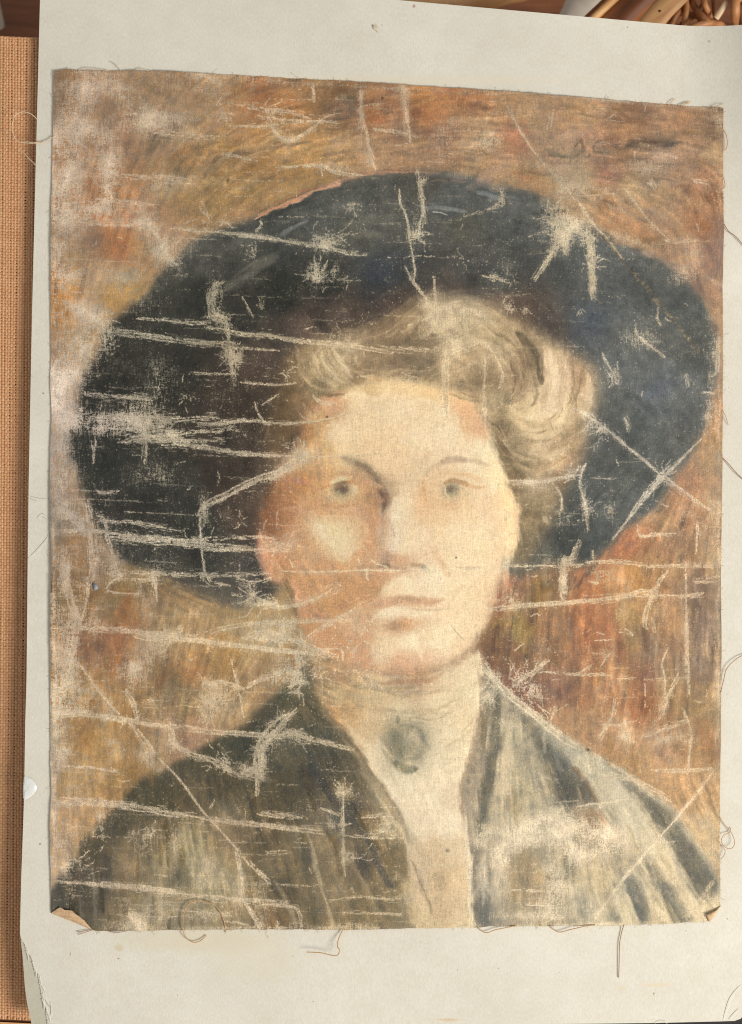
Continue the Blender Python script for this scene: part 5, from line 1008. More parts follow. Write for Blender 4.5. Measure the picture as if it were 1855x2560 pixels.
def sheet(name, leftp, z0, thick, mat, du=0.0, jag=0.0):
    nu, nv = 90, 170
    top, bot = [], []
    cv = np.concatenate([np.linspace(0, .88, 90), np.linspace(.882, 1, nv - 90)])
    for j in range(nv):
        t = cv[j]
        for i in range(nu):
            q = i / (nu - 1)
            q = q if i not in () else q
            va = v_top(100) + t * (BOTTOM[0][1] - v_top(100))
            u0 = interp(leftp, va) + du + (random.uniform(-jag, jag) if i == 0 and va > 2340 else 0)
            u = u0 + q * (right(va) - u0)
            v = v_top(u) + t * (interp(BOTTOM, u) - v_top(u))
            # softened corner lower right
            cr = 16
            ru, rv = right(v) - u, interp(BOTTOM, u) - v
            if ru < cr and rv < cr:
                d = math.hypot(cr - ru, cr - rv)
                if d > cr:
                    k = cr / d; u += (cr - ru) * (k - 1); v += (cr - rv) * (k - 1)
            z = z0 + board_z(u, v)
            top.append(P(u, v, z)); bot.append(P(u, v, z - thick))
    vs = top + bot; N = nu * nv; fs = []
    for j in range(nv - 1):
        for i in range(nu - 1):
            a = j * nu + i
            fs.append((a, a + nu, a + nu + 1, a + 1)); fs.append((N + a, N + a + 1, N + a + nu + 1, N + a + nu))
    ring = [i for i in range(nu)] + [j * nu + nu - 1 for j in range(1, nv)] + [(nv - 1) * nu + i for i in range(nu - 2, -1, -1)] + [j * nu for j in range(nv - 2, 0, -1)]
    for k in range(len(ring)):
        a, b = ring[k], ring[(k + 1) % len(ring)]
        fs.append((a, b, N + b, N + a))
    off = board.location
    o = mesh_obj(name, [p - off for p in vs], fs, mat, board)
    return o
def fix_sharp(o, ang=35):
    me = o.data
    me.set_sharp_from_angle(angle=math.radians(ang))
facing = sheet('facing_paper', TORN_LEFT, 0, .0005, M_board, 0, 1.2)
core = sheet('core', TRUE_LEFT, -.00052, .0022, M_core, .4)
for o in (facing, core):
    fix_sharp(o)
    # object coordinates of the card material are meant in board space
# material coordinates: shift so that Object coordinates equal board metres
for o in (facing, core):
    o.data.transform(__import__('mathutils').Matrix.Translation(board.location)); o.location = -Vector(board.location)

def ridge(name, pp, w, h, parent, mat, z=0.0, off=Vector((0, 0, 0))):
    q = catmull(pp, 6)
    vs, fs = tube_data([P(u, v, z + board_z(u, v)) - off for u, v in q], [w * S * (0.4 + .6 * math.sin(math.pi * (i + .5) / len(q))) for i in range(len(q))], 6, h)
    return mesh_obj(name, vs, fs, mat, parent)
for pp in ([(70, 1241), (84, 1246), (100, 1249), (122, 1247)], [(92, 1297), (102, 1288), (112, 1291), (120, 1298)], [(70, 1396), (88, 1381), (106, 1362), (118, 1346), (124, 1330)], [(1808, 2551), (1814, 2530), (1824, 2500), (1838, 2478), (1852, 2462)], [(1822, 2548), (1834, 2536), (1846, 2522)],
           [(120, 2555), (130, 2530), (126, 2505)], [(108, 2470), (116, 2500), (130, 2520)]):
    ridge('crease', pp, 4.5, .05, facing, M_board)
bm_ = [(1636, 2557), (1646, 2552), (1660, 2553), (1668, 2557)]
ridge('crease', bm_, 3, .4, facing, M_board)
# torn, lifted fibres along the tear
for k in range(16):
    v = 2350 + k * 13.5; u = interp(TORN_LEFT, v)
    ridge('torn_fibre', [(u - 1, v), (u + 4 + random.random() * 5, v + 9), (u + 5 + random.random() * 10, v + 26)], random.uniform(1.4, 2.6), .16, facing, M_board, .0001)

# dried glue on the left margin
gm, gnt, gb = new_mat('dried glue', .18, .6); gb.inputs['Base Color'].default_value = lin(226, 226, 220)
bump_node(gnt, noise_node(gnt, 400, 3, .6).outputs['Fac'], gb, .4, .0004)
outl = [(60, 1944), (72, 1944), (84, 1952), (91, 1964), (90, 1977), (84, 1986), (74, 1994), (59, 1996)]
q = catmull(outl, 4, True)
cx, cy = 66, 1970
vs, fs = [], []
rings = 5
for r in range(rings):
    k = 1 - r / rings
    for (u, v) in q: vs.append(P(cx + (u - cx) * k, cy + (v - cy) * k, .0002 + .0011 * math.sqrt(1 - k * k) + random.uniform(0, .0004)))
vs.append(P(cx, cy, .0013)); n = len(q)
for r in range(rings - 1):
    for i in range(n): fs.append((r * n + i, r * n + (i + 1) % n, (r + 1) * n + (i + 1) % n, (r + 1) * n + i))
for i in range(n): fs.append(((rings - 1) * n + i, (rings - 1) * n + (i + 1) % n, rings * n))
mesh_obj('glue_spot', vs, fs, gm, facing)
vs, fs = tube_data([P(1634, 2482, .0004), P(1638, 2488, .0004)], 2.0 * S, 6, .5)
mesh_obj('paper_chip', vs, fs, M_board, facing)
vs, fs = tube_data([P(930, 62, 0), P(936, 70, .0004), P(944, 76, .0003), P(948, 81, 0)], [2 * S, 4 * S, 3 * S, 1 * S], 8, .35)
mesh_obj('paper_chip', vs, fs, M_board, facing)

# ------------------------------------------------------------------ the painted canvas
EL = [(179, 137.5), (333, 133.2), (588, 128.5), (700, 128.5), (956, 126), (1047, 130.5), (1120, 127), (1211, 126), (1330, 127), (1433, 129), (1480, 127), (1615, 127), (1850, 126), (1910, 127), (1980, 129.5), (2056, 125.6), (2200, 127.5), (2325, 129)]
ER = [(275, 1803), (400, 1804.5), (510, 1807), (650, 1805), (750, 1806), (933, 1805), (1150, 1805), (1350, 1803), (1592, 1803), (1750, 1801), (1900, 1800), (2100, 1798), (2256, 1800), (2303, 1799)]
ET = [(137, 179), (160, 174), (190, 178), (400, 180), (650, 192), (884, 205), (1052, 216), (1250, 228.5), (1430, 243), (1595, 256.6), (1700, 265), (1803, 275)]
EB = [(129, 2325), (283, 2326), (420, 2323.5), (650, 2321.6), (858, 2323), (1000, 2320), (1190, 2318), (1230, 2315), (1400, 2314), (1544, 2312), (1668, 2308), (1767, 2302), (1803, 2301)]
def canvas_z(u, v):
    z = .0007 + .0005 * math.sin(u * .0061 + .4) * math.sin(v * .0047 + 1.1) + .0003 * math.sin(u * .013 + v * .009)
    du, dv = min(u - 128, 1803 - u), min(v - 180, 2318 - v)
    z += .0005 * math.exp(-max(u - 128, 0) / 14) * (.6 + .5 * math.sin(v * .013))
    z += .0004 * math.exp(-max(dv, 0) / 14) * (.5 + .5 * math.sin(u * .021))
    # folds that still stand in the cloth
    def fold(ax, ay, bx, by, h, w):
        L = math.hypot(bx - ax, by - ay); t = ((u - ax) * (bx - ax) + (v - ay) * (by - ay)) / L ** 2
        d = ((u - ax) * (by - ay) - (v - ay) * (bx - ax)) / L
        e = max(0, min(1, min(t, 1 - t) * 6 + .3)) if -.05 < t < 1.05 else 0
        return h * e * math.exp(-(d / w) ** 2)
    z += fold(1270, 260, 1640, 750, .0005, 9) + fold(1560, 985, 1700, 1080, .0007, 12) + fold(1500, 590, 1760, 900, -.0004, 6)
    z += fold(130, 1570, 800, 1630, .0004, 10) + fold(130, 2005, 800, 2078, .0005, 10) + fold(380, 1870, 600, 2130, .0005, 8) + fold(1785, 1920, 1480, 2295, .0005, 9)
    z += fold(1190, 1630, 1480, 1885, .0004, 12) + fold(1430, 1020, 1790, 1290, .0004, 9) + fold(430, 570, 920, 635, .0004, 10) + fold(130, 1780, 700, 1840, .0004, 9) + fold(130, 1325, 700, 1375, .0004, 10) + fold(1215, 1525, 1790, 1485, .0004, 9)
    return z + board_z(u, v)
canvas = empty('painted_canvas', P(960, 1250, 0))
tag(canvas, 'worn unframed oil portrait of a woman in a broad dark hat, creased and flaking', 'painting')
nu, nv = 210, 260
jl = np.convolve(rng.normal(0, 1, nv + 8), np.ones(5) / 5, 'same')[:nv]; jr = np.convolve(rng.normal(0, 1, nv + 8), np.ones(5) / 5, 'same')[:nv]
jt = np.convolve(rng.normal(0, 1, nu + 8), np.ones(3) / 3, 'same')[:nu]; jb = np.convolve(rng.normal(0, 1, nu + 8), np.ones(3) / 3, 'same')[:nu]
grid = np.zeros((nv, nu, 2))
for j in range(nv):
    for i in range(nu):
        a, b = i / (nu - 1), j / (nv - 1)
        vm = 180 + b * 2140; um = 130 + a * 1673
        u0, u1 = interp(EL, vm) + jl[j] * 1.0, interp(ER, vm) + jr[j] * .8
        u = u0 + a * (u1 - u0)
        v0, v1 = interp(ET, um) + jt[i] * 1.0, interp(EB, um) + jb[i] * .9
        grid[j, i] = (u, v0 + b * (v1 - v0))
# the two folded corners: cloth outside the fold line is left out of the flat sheet and laid back over it
def side(u, v, a, b): return (b[0] - a[0]) * (v - a[1]) - (b[1] - a[1]) * (u - a[0])
F1 = ((129.5, 2281), (233, 2324.5)); F2 = ((1773, 2304), (1801, 2262))
def cut(u, v):
    if u < 260 and v > 2250 and side(u, v, *F1) > 0:
        a, b = F1; t = ((u - a[0]) * (b[0] - a[0]) + (v - a[1]) * (b[1] - a[1])) / ((b[0] - a[0]) ** 2 + (b[1] - a[1]) ** 2)
        return a[0] + t * (b[0] - a[0]), a[1] + t * (b[1] - a[1])
    if u > 1750 and v > 2240 and side(u, v, *F2) > 0:
        a, b = F2; t = ((u - a[0]) * (b[0] - a[0]) + (v - a[1]) * (b[1] - a[1])) / ((b[0] - a[0]) ** 2 + (b[1] - a[1]) ** 2)
        t = max(0, min(1, t)); return a[0] + t * (b[0] - a[0]), a[1] + t * (b[1] - a[1])
    return u, v
top, bot, uvs = [], [], []
off = Vector(canvas.location); TH = .00055
for j in range(nv):
    for i in range(nu):
        u, v = cut(*grid[j, i]); z = canvas_z(u, v)
        top.append(P(u, v, z + TH) - off); bot.append(P(u, v, z) - off)
        uvs.append(((u - U0) * T / PW, 1 - (v - V0) * T / PH))
N = nu * nv; fs = []
for j in range(nv - 1):
    for i in range(nu - 1):
        a = j * nu + i; fs.append((a, a + nu, a + nu + 1, a + 1))
ntop = len(fs)
sheet_o = mesh_obj('canvas_sheet', top, fs, M_paint, canvas)
uvl = sheet_o.data.uv_layers.new(name='uv')
flat = np.zeros((len(sheet_o.data.loops), 2), np.float32)
idx = np.zeros(len(sheet_o.data.loops), np.int32); sheet_o.data.loops.foreach_get('vertex_index', idx)
flat[:] = np.array(uvs, np.float32)[idx]
uvl.data.foreach_set('uv', flat.ravel())
ring = [i for i in range(nu)] + [j * nu + nu - 1 for j in range(1, nv)] + [(nv - 1) * nu + i for i in range(nu - 2, -1, -1)] + [j * nu for j in range(nv - 2, 0, -1)]
vs, fs = [], []
for k in ring: vs += [top[k], bot[k] + Vector((0, 0, -.0001))]
n = len(ring)
for k in range(n):
    a, b = 2 * k, 2 * ((k + 1) % n); fs.append((a, b, b + 1, a + 1))
edge_o = mesh_obj('canvas_edge', vs, fs, M_edge, canvas)

def flap(tri, lift, jag):
    """folded over corner, raw linen side up; tri = fold start, ragged tip outline ..., fold end"""
    a, b = np.array(tri[0]), np.array(tri[-1]); tip = [np.array(t) for t in tri[1:-1]]
    n_, m_ = 18, 8
    outer = catmull([a] + tip + [b], 6); outer = np.array([outer[int(round(k))] for k in np.linspace(0, len(outer) - 1, n_)])
    inner = np.array([a + (b - a) * k for k in np.linspace(0, 1, n_)])
    vs = []
    for j in range(m_):
        s = j / (m_ - 1)
        for i in range(n_):
            p = inner[i] * (1 - s) + outer[i] * s
            if 0 < i < n_ - 1 and j == m_ - 1: p = p + rng.normal(0, jag, 2)
            w = math.sin(math.pi * i / (n_ - 1))
            z = canvas_z(*p) + TH * (.5 + .9 * min(s * 4, 1)) + lift * w * (math.sin(s * 2.2) * .8) + .0001
            vs.append(P(p[0], p[1], z) - off)
    fs = [(j * n_ + i, j * n_ + i + 1, (j + 1) * n_ + i + 1, (j + 1) * n_ + i) for j in range(m_ - 1) for i in range(n_ - 1)]
    # give the cloth thickness
    M = len(vs); vs += [v - Vector((0, 0, .0004)) for v in vs]
    fs += [tuple(M + k for k in reversed(f)) for f in list(fs)]
    rg = list(range(n_)) + [j * n_ + n_ - 1 for j in range(1, m_)] + [(m_ - 1) * n_ + i for i in range(n_ - 2, -1, -1)] + [j * n_ for j in range(m_ - 2, 0, -1)]
    fs += [(rg[k], rg[(k + 1) % len(rg)], M + rg[(k + 1) % len(rg)], M + rg[k]) for k in range(len(rg))]
    return mesh_obj('folded_corner', vs, fs, M_raw, canvas)
flap([(130, 2283), (140, 2274), (154, 2266), (166, 2272), (180, 2273), (190, 2280), (203, 2291), (218, 2306), (232, 2324)], .003, .8)
flap([(1801, 2262), (1786, 2273), (1770, 2281), (1765, 2286), (1769, 2296), (1773, 2304)], .003, .5)

# ------------------------------------------------------------------ loose threads of the canvas
def thread_mat(name, c):
    m, nt, b = new_mat(name, .8, .2); n = noise_node(nt, 900, 2)
    r = ramp_node(nt, n.outputs['Fac'], [(.3, lin(*[k * .82 for k in c])), (.7, lin(*c))]); nt.links.new(r.outputs['Color'], b.inputs['Base Color'])
    return m
TM = [thread_mat('pale linen thread', (236, 210, 174)), thread_mat('tan linen thread', (212, 170, 124)), thread_mat('brown linen thread', (178, 136, 104))]
def thread(pp, m, r=1.3, arch=.0015, z0=None, name='thread', ends=(0, 0)):
    q = catmull(pp, 8); n = len(q); path = []
    for i, (u, v) in enumerate(q):
        t = i / (n - 1)
        base = .0004 + board_z(u, v)
        if 128 < u < 1802 and 182 < v < 2320: base = canvas_z(u, v) + TH
        if u < interp(TRUE_LEFT, v) - 2: base = min(base, .0004)
        zz = base + r * S + arch * math.sin(math.pi * min(1, t * (1 - ends[0]) + ends[0] * .5)) + (ends[1] * t)
        path.append(P(u, v, zz) - off)
    r *= .8
    # smooth heights
    for _ in range(4):
        for i in range(1, n - 1): path[i].z = max((path[i - 1].z + path[i].z + path[i + 1].z) / 3, .0)
    vs, fs = tube_data(path, r * S, 6)
    return mesh_obj(name, vs, fs, TM[m], canvas)
thread([(139, 342), (122, 351), (107, 358), (90, 360), (61, 359), (44, 353), (34, 334), (33, 314), (40, 292), (56, 282), (73, 284), (85, 291), (94, 300)], 0, 1.4, .002)
thread([(110, 356), (83, 359), (60, 352)], 0, 1.0, .002)
thread([(45, 366), (58, 380), (75, 399), (90, 414)], 0, 1.0, .002)
thread([(516, 2337), (505, 2348), (487, 2354), (469, 2344), (460, 2326), (460, 2289), (467, 2264), (483, 2251), (509, 2249), (535, 2258), (553, 2278), (562, 2304), (565, 2330)], 1, 1.5, .0022)
thread([(858, 2322), (847, 2344), (844, 2361), (849, 2369), (845, 2381), (832, 2382), (802, 2376), (768, 2375)], 1, 1.5, .003, ends=(0, .004))
thread([(1558, 2311), (1551, 2340), (1548, 2362), (1547, 2409), (1546, 2443)], 2, 1.3, .0004)
thread([(1193, 2316), (1213, 2330), (1240, 2322), (1290, 2312)], 1, 1.4, .0012)
thread([(1373, 2311), (1385, 2323), (1400, 2328), (1430, 2320), (1460, 2313), (1487, 2310)], 1, 1.4, .0012)
thread([(1802, 326), (1810, 342), (1813, 360), (1811, 376), (1804, 380)], 1, 1.3, .0012)
thread([(1803, 444), (1808, 458), (1809, 474)], 1, 1.2, .0008)
thread([(1807, 561), (1818, 580), (1833, 592), (1855, 615), (1882, 645)], 2, 1.3, .0012)
thread([(1806, 1026), (1813, 1043), (1820, 1063)], 1, .9, .0012)
thread([(1805, 1144), (1820, 1160), (1840, 1183), (1866, 1206)], 2, 1.2, .0012)
thread([(1801, 1730), (1808, 1700), (1815, 1672), (1835, 1650), (1855, 1638), (1868, 1634)], 2, 1.1, .0012)
thread([(1797, 2041), (1810, 2060), (1825, 2078), (1834, 2100), (1830, 2115), (1818, 2119), (1805, 2110), (1800, 2098), (1808, 2086), (1822, 2080), (1827, 2068)], 1, 1.1, .0025)
thread([(1800, 2110), (1811, 2125), (1806, 2140), (1800, 2146)], 1, 1.0, .0015)
for pp in ([(1668, 264), (1677, 256), (1686, 248)], [(1694, 266), (1710, 260), (1726, 256)], [(1776, 274), (1790, 269), (1804, 265)], [(1700, 268), (1712, 262), (1722, 260)]): thread(pp, 1, 1.0, .0006)
for pp in ([(306, 181), (298, 172), (286, 160), (276, 156)], [(190, 180), (215, 173), (250, 175), (285, 181)], [(330, 181), (350, 174), (366, 177), (384, 182)]): thread(pp, 0, 1.0, .0012)
for pp in ([(234, 2322), (215, 2325), (192, 2328)], [(262, 2324), (290, 2330), (318, 2326)], [(232, 2324), (214, 2329), (196, 2335)]): thread(pp, 2, .9, .0006)
thread([(129, 1438), (132, 1450), (134, 1470), (130, 1482)], 2, 1.0, .0008)
# short frayed ends all round the cut edge: one mesh
vs_all, fs_all = [], []
for k in range(360):
    s = rng.random()
    if s < .25: v = rng.uniform(185, 2270); u = interp(EL, v); d = (-1, rng.normal(0, .6))
    elif s < .5: v = rng.uniform(280, 2250); u = interp(ER, v); d = (1, rng.normal(0, .6))
    elif s < .75: u = rng.uniform(140, 1800); v = interp(ET, u); d = (rng.normal(0, .6), -1)
    else: u = rng.uniform(240, 1765); v = interp(EB, u); d = (rng.normal(0, .6), 1)
    l = rng.gamma(2.0, 1.5); z = canvas_z(u, v) + .0003
    a = P(u - d[0] * 2, v - d[1] * 2, z); b = P(u + d[0] * l, v + d[1] * l, max(z - .0003, .0003 + board_z(u, v))); c = P(u + d[0] * l * 1.5 + rng.normal(0, 1), v + d[1] * l * 1.5 + rng.normal(0, 1), .0003 + board_z(u, v))
    vs, fs = tube_data([a - off, b - off, c - off], .34 * S, 3)
    o0 = len(vs_all); vs_all += vs; fs_all += [tuple(i + o0 for i in f) for f in fs]
fr = mesh_obj('frayed_fringe', vs_all, fs_all, TM[0], canvas); fr['kind'] = 'stuff'
# grey bead of old putty on the left side
pm, pnt, pb = new_mat('grey putty', .35, .5); pb.inputs['Base Color'].default_value = lin(150, 152, 156)
def bead(u, v, ru, rv, h, mat, parent, name):
    vs, fs = [], []; n_ = 14; z = canvas_z(u, v) + TH - off.z
    for r in range(5):
        k = math.cos(r / 5 * math.pi / 2)
        for i in range(n_):
            a = 2 * math.pi * i / n_; w = 1 + .12 * math.sin(3 * a + 1)
            p = P(u + math.cos(a) * ru * k * w, v + math.sin(a) * rv * k * w, 0) - off
            vs.append(Vector((p.x, p.y, z + h * math.sin(r / 5 * math.pi / 2))))
    p = P(u, v, 0) - off; vs.append(Vector((p.x, p.y, z + h)))
    for r in range(4):
        for i in range(n_): fs.append((r * n_ + i, r * n_ + (i + 1) % n_, (r + 1) * n_ + (i + 1) % n_, (r + 1) * n_ + i))
    for i in range(n_): fs.append((4 * n_ + i, 4 * n_ + (i + 1) % n_, 5 * n_))
    return mesh_obj(name, vs, fs, mat, parent)
bead(240, 1468, 6, 8, .0014, pm, canvas, 'putty_bead'); bead(235, 1461, 4, 5, .0008, thread_mat('dark putty', (104, 108, 112)), canvas, 'putty_bead')

# ------------------------------------------------------------------ woven panel on the left
panel = empty('woven_panel', P(20, 1320, -.01))
tag(panel, 'tan coarsely woven panel half hidden under the left edge of the card', 'woven panel')
off = Vector(panel.location)
def panel_z(v): return -.0070 - .014 * max(0, (v - 200) / 2350) ** 1.3
yarnA = mottled('tan yarn', (196, 144, 102), (224, 178, 134), 420, .75, (1, .3, 1), .4, .0003)
yarnB = mottled('ochre yarn', (190, 138, 96), (218, 170, 126), 420, .75, (.3, 1, 1), .4, .0003)
backm = mottled('dark backing behind the weave', (86, 48, 24), (110, 66, 36), 200)  # plain dark brown backing, seen between the yarns
pit = 7.3
def panel_top(u): return 91 + (u + 60) * .045
nw = 27; nf_ = int((2553 - 94) / (pit * .985))
vs_all, fs_all = [], []
def strip(path, w, vs_all, fs_all):
    n = len(path); o0 = len(vs_all)
    for i, (u, v, z) in enumerate(path):
        a = path[max(i - 1, 0)]; b = path[min(i + 1, n - 1)]
        du, dv = b[0] - a[0], b[1] - a[1]; l = math.hypot(du, dv) + 1e-9
        px, py = -dv / l * w, du / l * w
        for k, (s, dz) in enumerate(((-1, -.75), (-.6, -.1), (0, .12), (.6, -.1), (1, -.75))):
            vs_all.append(Q(u + px * s, v + py * s, z + dz * w * S) - off)
    for i in range(n - 1):
        for k in range(4):
            a = o0 + i * 5 + k; fs_all.append((a, a + 1, a + 6, a + 5))
wj = [rng.normal(0, .5) for _ in range(nw)]; fj = [rng.normal(0, .45) for _ in range(nf_)]
amp_z = .42 * pit * S * .75
for i in range(nw):
    path = []; wob = walk(nf_ + 2, 30) * 1.2
    for j in range(nf_ + 1):
        v = 94 + (j - .5) * pit * .985
        u = -48 + i * pit + wj[i] + wob[j] - .018 * (v - 94) * .25
        path.append((u, v + .045 * (u + 48), panel_z(v) + amp_z * (1 if (i + j) % 2 == 0 else -1)))
        path.append((u, v + pit * .5 + .045 * (u + 48), panel_z(v) + amp_z * .1))
    strip(path, pit * rng.uniform(.47, .51), vs_all, fs_all)
o = mesh_obj('warp_yarns', vs_all, fs_all, yarnA, panel); o['kind'] = 'stuff'
vs_all, fs_all = [], []
for j in range(nf_):
    path = []
    v0 = 94 + (j - .0) * pit * .985 - pit * .5 + fj[j]
    for i in range(nw + 1):
        u = -48 + (i - .5) * pit - .018 * (v0 - 94) * .25
        path.append((u, v0 + .045 * (u + 48) + rng.normal(0, .25), panel_z(v0)))
        u2 = u + pit * .5
        path.append((u2, v0 + .045 * (u2 + 48) + rng.normal(0, .25), panel_z(v0) + amp_z * (-1 if (i + j) % 2 == 0 else 1)))
    strip(path, pit * rng.uniform(.34, .42), vs_all, fs_all)
o = mesh_obj('weft_yarns', vs_all, fs_all, yarnB, panel); o['kind'] = 'stuff'
def slab(name, u0, u1, v0, v1, dz, th, mat, parent, skew=.045):
    vs = []
    cols = [(u0, v0), (u1, v0), (u1, v1), (u0, v1)]
    for (u, v) in cols: vs.append(Q(u, v + skew * (u + 48), panel_z(v) + dz) - off)
    for (u, v) in cols: vs.append(Q(u, v + skew * (u + 48), panel_z(v) + dz - th) - off)
    o = mesh_obj(name, vs, [(3, 2, 1, 0), (4, 5, 6, 7), (0, 1, 5, 4), (1, 2, 6, 5), (2, 3, 7, 6), (3, 0, 4, 7)], mat, parent, False)
    return o
slab('backing', -49, 145, 97, 2560, -.0016, .008, backm, panel)
hemm = mottled('tan hem', (206, 152, 96), (226, 176, 120), 300, .75, (.3, 1, 1))
slab('hem', -49, 142, 2553, 2574, .0002, .009, hemm, panel)
slab('hem', -49, 146, 90, 94, -.0004, .006, hemm, panel)

# ------------------------------------------------------------------ what lies behind and below
floor_m, fnt, fb = new_mat('dark brown floor boards', .55, .35)
n = noise_node(fnt, 14, 5, .6, stretch=(1, 8, 1)); r = ramp_node(fnt, n.outputs['Fac'], [(.3, lin(84, 48, 28)), (.7, lin(128, 78, 46))]); fnt.links.new(r.outputs['Color'], fb.inputs['Base Color'])
fl = mesh_obj('floor', [(-3, -3, -.46), (3, -3, -.46), (3, 3, -.46), (-3, 3, -.46)], [(0, 1, 2, 3)], floor_m, None, False)
fl['kind'] = 'structure'

def wood(name, c0, c1, ang=0, scale=60):
    m, nt, b = new_mat(name, .45, .4)
    tc = nt.nodes.new('ShaderNodeTexCoord'); mp = nt.nodes.new('ShaderNodeMapping'); mp.inputs['Rotation'].default_value = (0, 0, -math.radians(ang))
    nt.links.new(tc.outputs['Object'], mp.inputs['Vector'])
    n = noise_node(nt, scale, 5, .6, vec=mp.outputs['Vector'], stretch=(.25, 3, 3)); n2 = noise_node(nt, 18, 3, .5)
    r = ramp_node(nt, n.outputs['Fac'], [(.32, lin(*c0)), (.7, lin(*c1))])
    r2 = ramp_node(nt, n2.outputs['Fac'], [(.3, (.8, .78, .76, 1)), (.65, (1.05, 1.05, 1.05, 1))])
    nt.links.new(mix_node(nt, 1.0, r.outputs['Color'], r2.outputs['Color'], 'MULTIPLY'), b.inputs['Base Color']); bump_node(nt, n.outputs['Fac'], b, .3, .0006)
    return m
chair = empty('rattan_chair', Q(1600, -60, -.46))
tag(chair, 'brown rattan and wicker chair behind the upper right edge of the card', 'chair')
off = Vector(chair.location)
W1 = wood('honey rattan', (206, 150, 92), (232, 186, 130), 20); W2 = wood('brown cane', (122, 72, 38), (160, 100, 58), 40); W3 = wood('pale cane slat', (158, 112, 70), (190, 146, 98), 40); W4 = wood('dark wicker', (140, 90, 54), (188, 128, 82), 60); W5 = wood('tan wicker', (160, 104, 62), (204, 146, 96), 60)
def pole(pp, r, mat, name, sides=16, flat=1.0, par=None):
    path = [Q(u, v, z) - off for (u, v, z) in pp]
    a = np.array([tuple(p) for p in path]); q = catmull(a, 8); path = [Vector(p) for p in q]
    vs, fs = tube_data(path, r, sides, flat); o = mesh_obj(name, vs, fs, mat, par or chair); fix_sharp(o, 50); return o
px = S * 1.2
pole([(700, 90, -.10), (1040, 26, -.11), (1230, -12, -.12), (1480, -74, -.12), (1800, -150, -.12)], 30 * px, W1, 'rattan_pole')
pole([(1440, 140, -.16), (1560, 26, -.16), (1640, -48, -.16), (1760, -170, -.16)], 56 * px, W2, 'rattan_pole')
pole([(1470, 60, -.14), (1530, 2, -.14), (1580, -40, -.14), (1700, -150, -.14)], 10 * px, W1, 'cane_edge')
pole([(1560, 160, -.12), (1640, 44, -.12), (1700, -20, -.12), (1800, -120, -.12)], 27 * px, W3, 'cane_slat', 12, .35)
# wicker weave
for pp, r in [([(1668, 90, -.15), (1690, 40, -.14), (1720, 0, -.15), (1750, -60, -.15)], 9), ([(1700, 110, -.15), (1712, 50, -.14), (1716, 10, -.14), (1708, -50, -.15)], 10), ([(1720, -30, -.15), (1738, 20, -.14), (1765, 50, -.13), (1800, 80, -.14)], 11), ([(1745, -40, -.15), (1762, 10, -.13), (1775, 44, -.14), (1790, 110, -.15)], 10),
              ([(1730, 70, -.13), (1770, 58, -.13), (1820, 66, -.14), (1880, 80, -.14)], 12), ([(1690, 30, -.16), (1740, 40, -.15), (1790, 66, -.14), (1850, 110, -.15)], 10), ([(1840, -60, -.13), (1838, 10, -.12), (1842, 60, -.13), (1870, 120, -.14)], 16), ([(1770, -60, -.14), (1782, -10, -.14), (1786, 40, -.15), (1780, 90, -.15)], 8), ([(1790, -20, -.13), (1830, -8, -.12), (1880, 10, -.13)], 14), ([(1700, -40, -.16), (1690, 20, -.16), (1660, 90, -.16)], 9), ([(1735, 100, -.15), (1760, 20, -.16), (1752, -50, -.16)], 11), ([(1705, 60, -.145), (1745, 30, -.155), (1775, -20, -.15)], 9), ([(1680, 70, -.15), (1750, 76, -.15), (1860, 110, -.15)], 14), ([(1850, -50, -.13), (1868, 20, -.12), (1860, 90, -.13)], 14)]:
    pole(pp, r * px * .72, W4 if r % 2 else W5, 'wicker_strand', 10)
pole([(1826, -14, -.125), (1812, 12, -.125), (1790, 46, -.13)], 7 * px, wood('lit cut cane', (226, 190, 150), (240, 212, 176), 50), 'cut_cane_end', 8, .6)  # real cut edge; its highlight is put into the pale colour
for (u, v, z) in ((1640, -60, -.3), (1880, 60, -.3)):
    pass

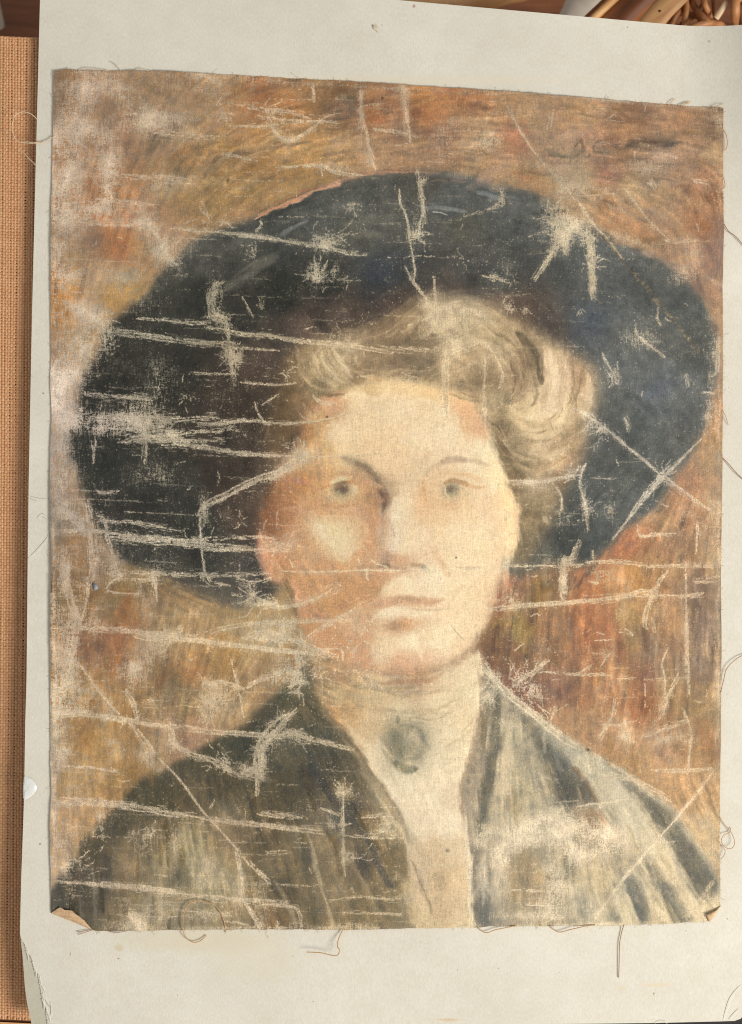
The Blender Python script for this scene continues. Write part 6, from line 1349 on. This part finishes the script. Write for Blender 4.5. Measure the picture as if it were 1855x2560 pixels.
hole_m, hnt, hb = new_mat('nail hole', .9, .1); hb.inputs['Base Color'].default_value = lin(52, 30, 16)
vs, fs = tube_data([Q(1647, 28.5, -.1165) - off, Q(1652, 26.5, -.1165) - off], 2.4 * S, 8, .5)
mesh_obj('nail_hole', vs, fs, hole_m, chair)

whm = mottled('white paint', (218, 208, 190), (232, 224, 208), 80, .5)
def white_leg(label, p0, p1, r, flat):
    a, b = Q(*p0), Q(*p1); e = empty('white_table_leg', b); tag(e, label, 'table leg', 'white table legs')
    n_ = 14; path, rad = [], []
    for k in range(n_):
        t = k / (n_ - 1); path.append(a.lerp(b, t) - b); rad.append(r)
    d = (b - a).normalized()
    for k in range(1, 7):                                  # rounded foot
        th = k / 6 * math.pi / 2; path.append(d * r * math.sin(th) * .8); rad.append(max(r * math.cos(th), r * .02))
    vs, fs = tube_data(path, rad, 20, flat); mesh_obj('leg', vs, fs, whm, e)
    q0 = a.lerp(b, .2) - b; q1 = a.lerp(b, .24) - b
    vs, fs = tube_data([q0, q1], r * 1.1, 20, flat); mesh_obj('collar', vs, fs, whm, e)
white_leg('broad white painted leg slanting down between the cane poles at the top', (1532, -150, -.20), (1330, 270, -.44), 40 * S * 1.3, .55)
white_leg('white rounded leg end at the top left corner above the woven panel', (-75, -260, -.2), (-4, 62, -.44), 15 * S * 1.45, .8)

# added near black panel standing in for shaded floor below the lower right corner
dk = mottled('near black floor shade', (30, 24, 24), (44, 36, 36), 120, .5)
dp = empty('shade_panel', P(1500, 2520, -.03)); tag(dp, 'added near black panel standing in for the shaded floor below the lower right corner of the card', 'panel')
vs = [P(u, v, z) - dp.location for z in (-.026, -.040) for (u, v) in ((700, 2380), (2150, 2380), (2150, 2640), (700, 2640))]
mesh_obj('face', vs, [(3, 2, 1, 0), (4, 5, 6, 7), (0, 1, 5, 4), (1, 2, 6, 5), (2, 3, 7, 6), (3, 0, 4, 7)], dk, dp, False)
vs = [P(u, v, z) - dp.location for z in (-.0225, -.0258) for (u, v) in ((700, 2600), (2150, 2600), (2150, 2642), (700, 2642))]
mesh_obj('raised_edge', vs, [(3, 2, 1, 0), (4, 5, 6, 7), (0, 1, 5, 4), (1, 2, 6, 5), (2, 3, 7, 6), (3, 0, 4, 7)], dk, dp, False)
